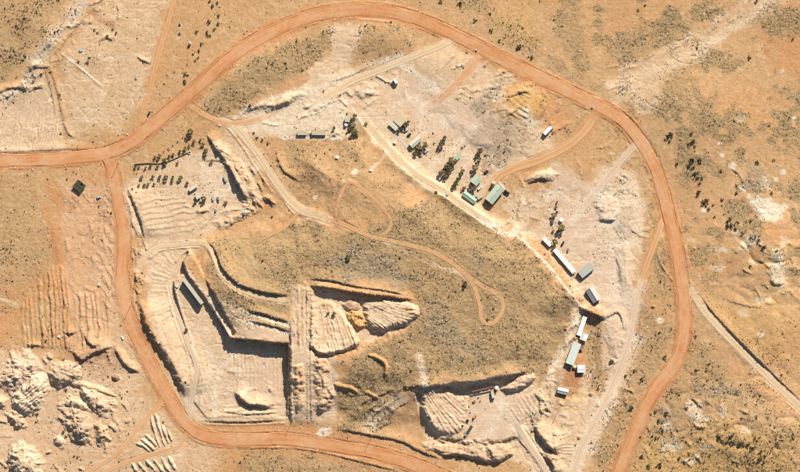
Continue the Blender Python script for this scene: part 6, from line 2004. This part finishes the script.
# ---- loose stones
sv = []
for i in range(8):
    g = np.random.default_rng(600 + i)
    b8 = np.array([[-1, -1, -.4], [1, -1, -.4], [1, 1, -.4], [-1, 1, -.4], [-.7, -.7, .7], [.7, -.7, .8], [.7, .7, .6], [-.7, .7, .75]]) * .62
    sv.append(b8 * g.uniform(.6, 1.25, (8, 3)))
sv = np.array(sv)
sf = np.array([(4, 5, 6, 7), (0, 1, 5, 4), (1, 2, 6, 5), (2, 3, 7, 6), (3, 0, 4, 7)])
n = 170000
x, y = rs.uniform(-22, 822, n), rs.uniform(-22, 494, n)
dens = .012 + .22 * at(CH['grey'], x, y) + .10 * at(CH['white'], x, y) + .06 * at(CH['veg'], x, y) + .12 * at(CH['brown'], x, y) - .03 * at(CH['pink'], x, y)
dens = np.clip(dens, .003, 1) * np.clip(.7 + 1.3 * at(N8, x, y) + .6 * at(N20, x, y), 0, 2) * at(KEEP, x, y)
pick = rs.random(n) < dens
x, y = x[pick], y[pick]
ex, ey = [x], [y]
for lp, lh in LINES:
    ln_ = float(np.hypot(*np.diff(lp, axis=0).T).sum())
    m_ = int(ln_ * min(.35 + .35 * abs(lh), 1.1))
    if m_ < 1:
        continue
    i_ = rs.integers(0, len(lp) - 1, m_)
    t_ = rs.random(m_)
    q_ = lp[i_] * (1 - t_)[:, None] + lp[i_ + 1] * t_[:, None] + rs.normal(0, 1.1, (m_, 2))
    ex.append(q_[:, 0])
    ey.append(q_[:, 1])
for name, wd_, style, pts in ROADS:
    lp = spline(pts, 3.0)
    d_ = np.gradient(lp, axis=0)
    d_ /= np.linalg.norm(d_, axis=1)[:, None] + 1e-9
    nr_ = np.c_[-d_[:, 1], d_[:, 0]]
    m_ = int(len(lp) * (1.6 if wd_ > 10 else .6))
    i_ = rs.integers(0, len(lp), m_)
    sgn = rs.choice([-1, 1], m_)
    q_ = lp[i_] + nr_[i_] * (sgn * (wd_ / 2 + 1.0 + np.abs(rs.normal(0, 1.6, m_))))[:, None] + rs.normal(0, 1.0, (m_, 2))
    ex.append(q_[:, 0])
    ey.append(q_[:, 1])
x, y = np.concatenate(ex), np.concatenate(ey)
ok_ = (at(ALLR, x, y) < .3) & (x > -22) & (x < 822) & (y > -22) & (y < 494)
x, y = x[ok_], y[ok_]
rad = np.clip(rs.lognormal(-.70, .45, len(x)), .22, 1.5)
dk = rs.random(len(x)) < .5
scatter('gibber_stones', 'countless brown stones strewn over the ground', x[dk], y[dk], rad[dk], sv, sf, M['gibber'], (.6, 1.0), 3)
scatter('pale_rubble', 'countless pale rubble stones strewn over the cuts', x[~dk], y[~dk], rad[~dk], sv, sf, M['palestone'], (.6, 1.0), 4)

# ---- yard clutter: offcuts, drums and scrap too small to tell apart
cx_, cy_ = [], []
for (x0, y0, rx, ry, k_) in [(412, 132, 22, 16, 60), (445, 150, 14, 10, 26), (480, 190, 24, 16, 70), (552, 222, 6, 24, 46), (560, 255, 22, 20, 40), (582, 355, 12, 26, 40), (200, 190, 20, 12, 90), (345, 128, 12, 9, 40), (474, 408, 10, 14, 30), (552, 408, 10, 14, 40), (105, 32, 14, 10, 40), (225, 178, 8, 16, 30), (470, 165, 22, 22, 50)]:
    cx_.append(rs.normal(x0, rx * .55, k_))
    cy_.append(rs.normal(y0, ry * .55, k_))
cx_, cy_ = np.concatenate(cx_), np.concatenate(cy_)
ok_ = (at(KEEP, cx_, cy_) > .5) | (at(ALLR, cx_, cy_) < .1)
cx_, cy_ = cx_[ok_], cy_[ok_]
h_ = len(cx_) // 2
bx = sv * np.array([1.3, .8, .9])
scatter('yard_debris', 'dark scrap and offcuts littering the yards', cx_[:h_], cy_[:h_], rs.uniform(.35, .95, h_), bx, sf, M['stone'], (.7, 1.2), 8)
scatter('yard_scrap', 'pale scrap and sheet offcuts littering the yards', cx_[h_:], cy_[h_:], rs.uniform(.35, .8, len(cx_) - h_), bx, sf, M['concrete'], (.5, 1.0), 9)
print('SCATTER', len(rest), len(x), len(x2), 'TRIS', sum(len(m_.loops) - 2 * len(m_.polygons) for m_ in bpy.data.meshes))
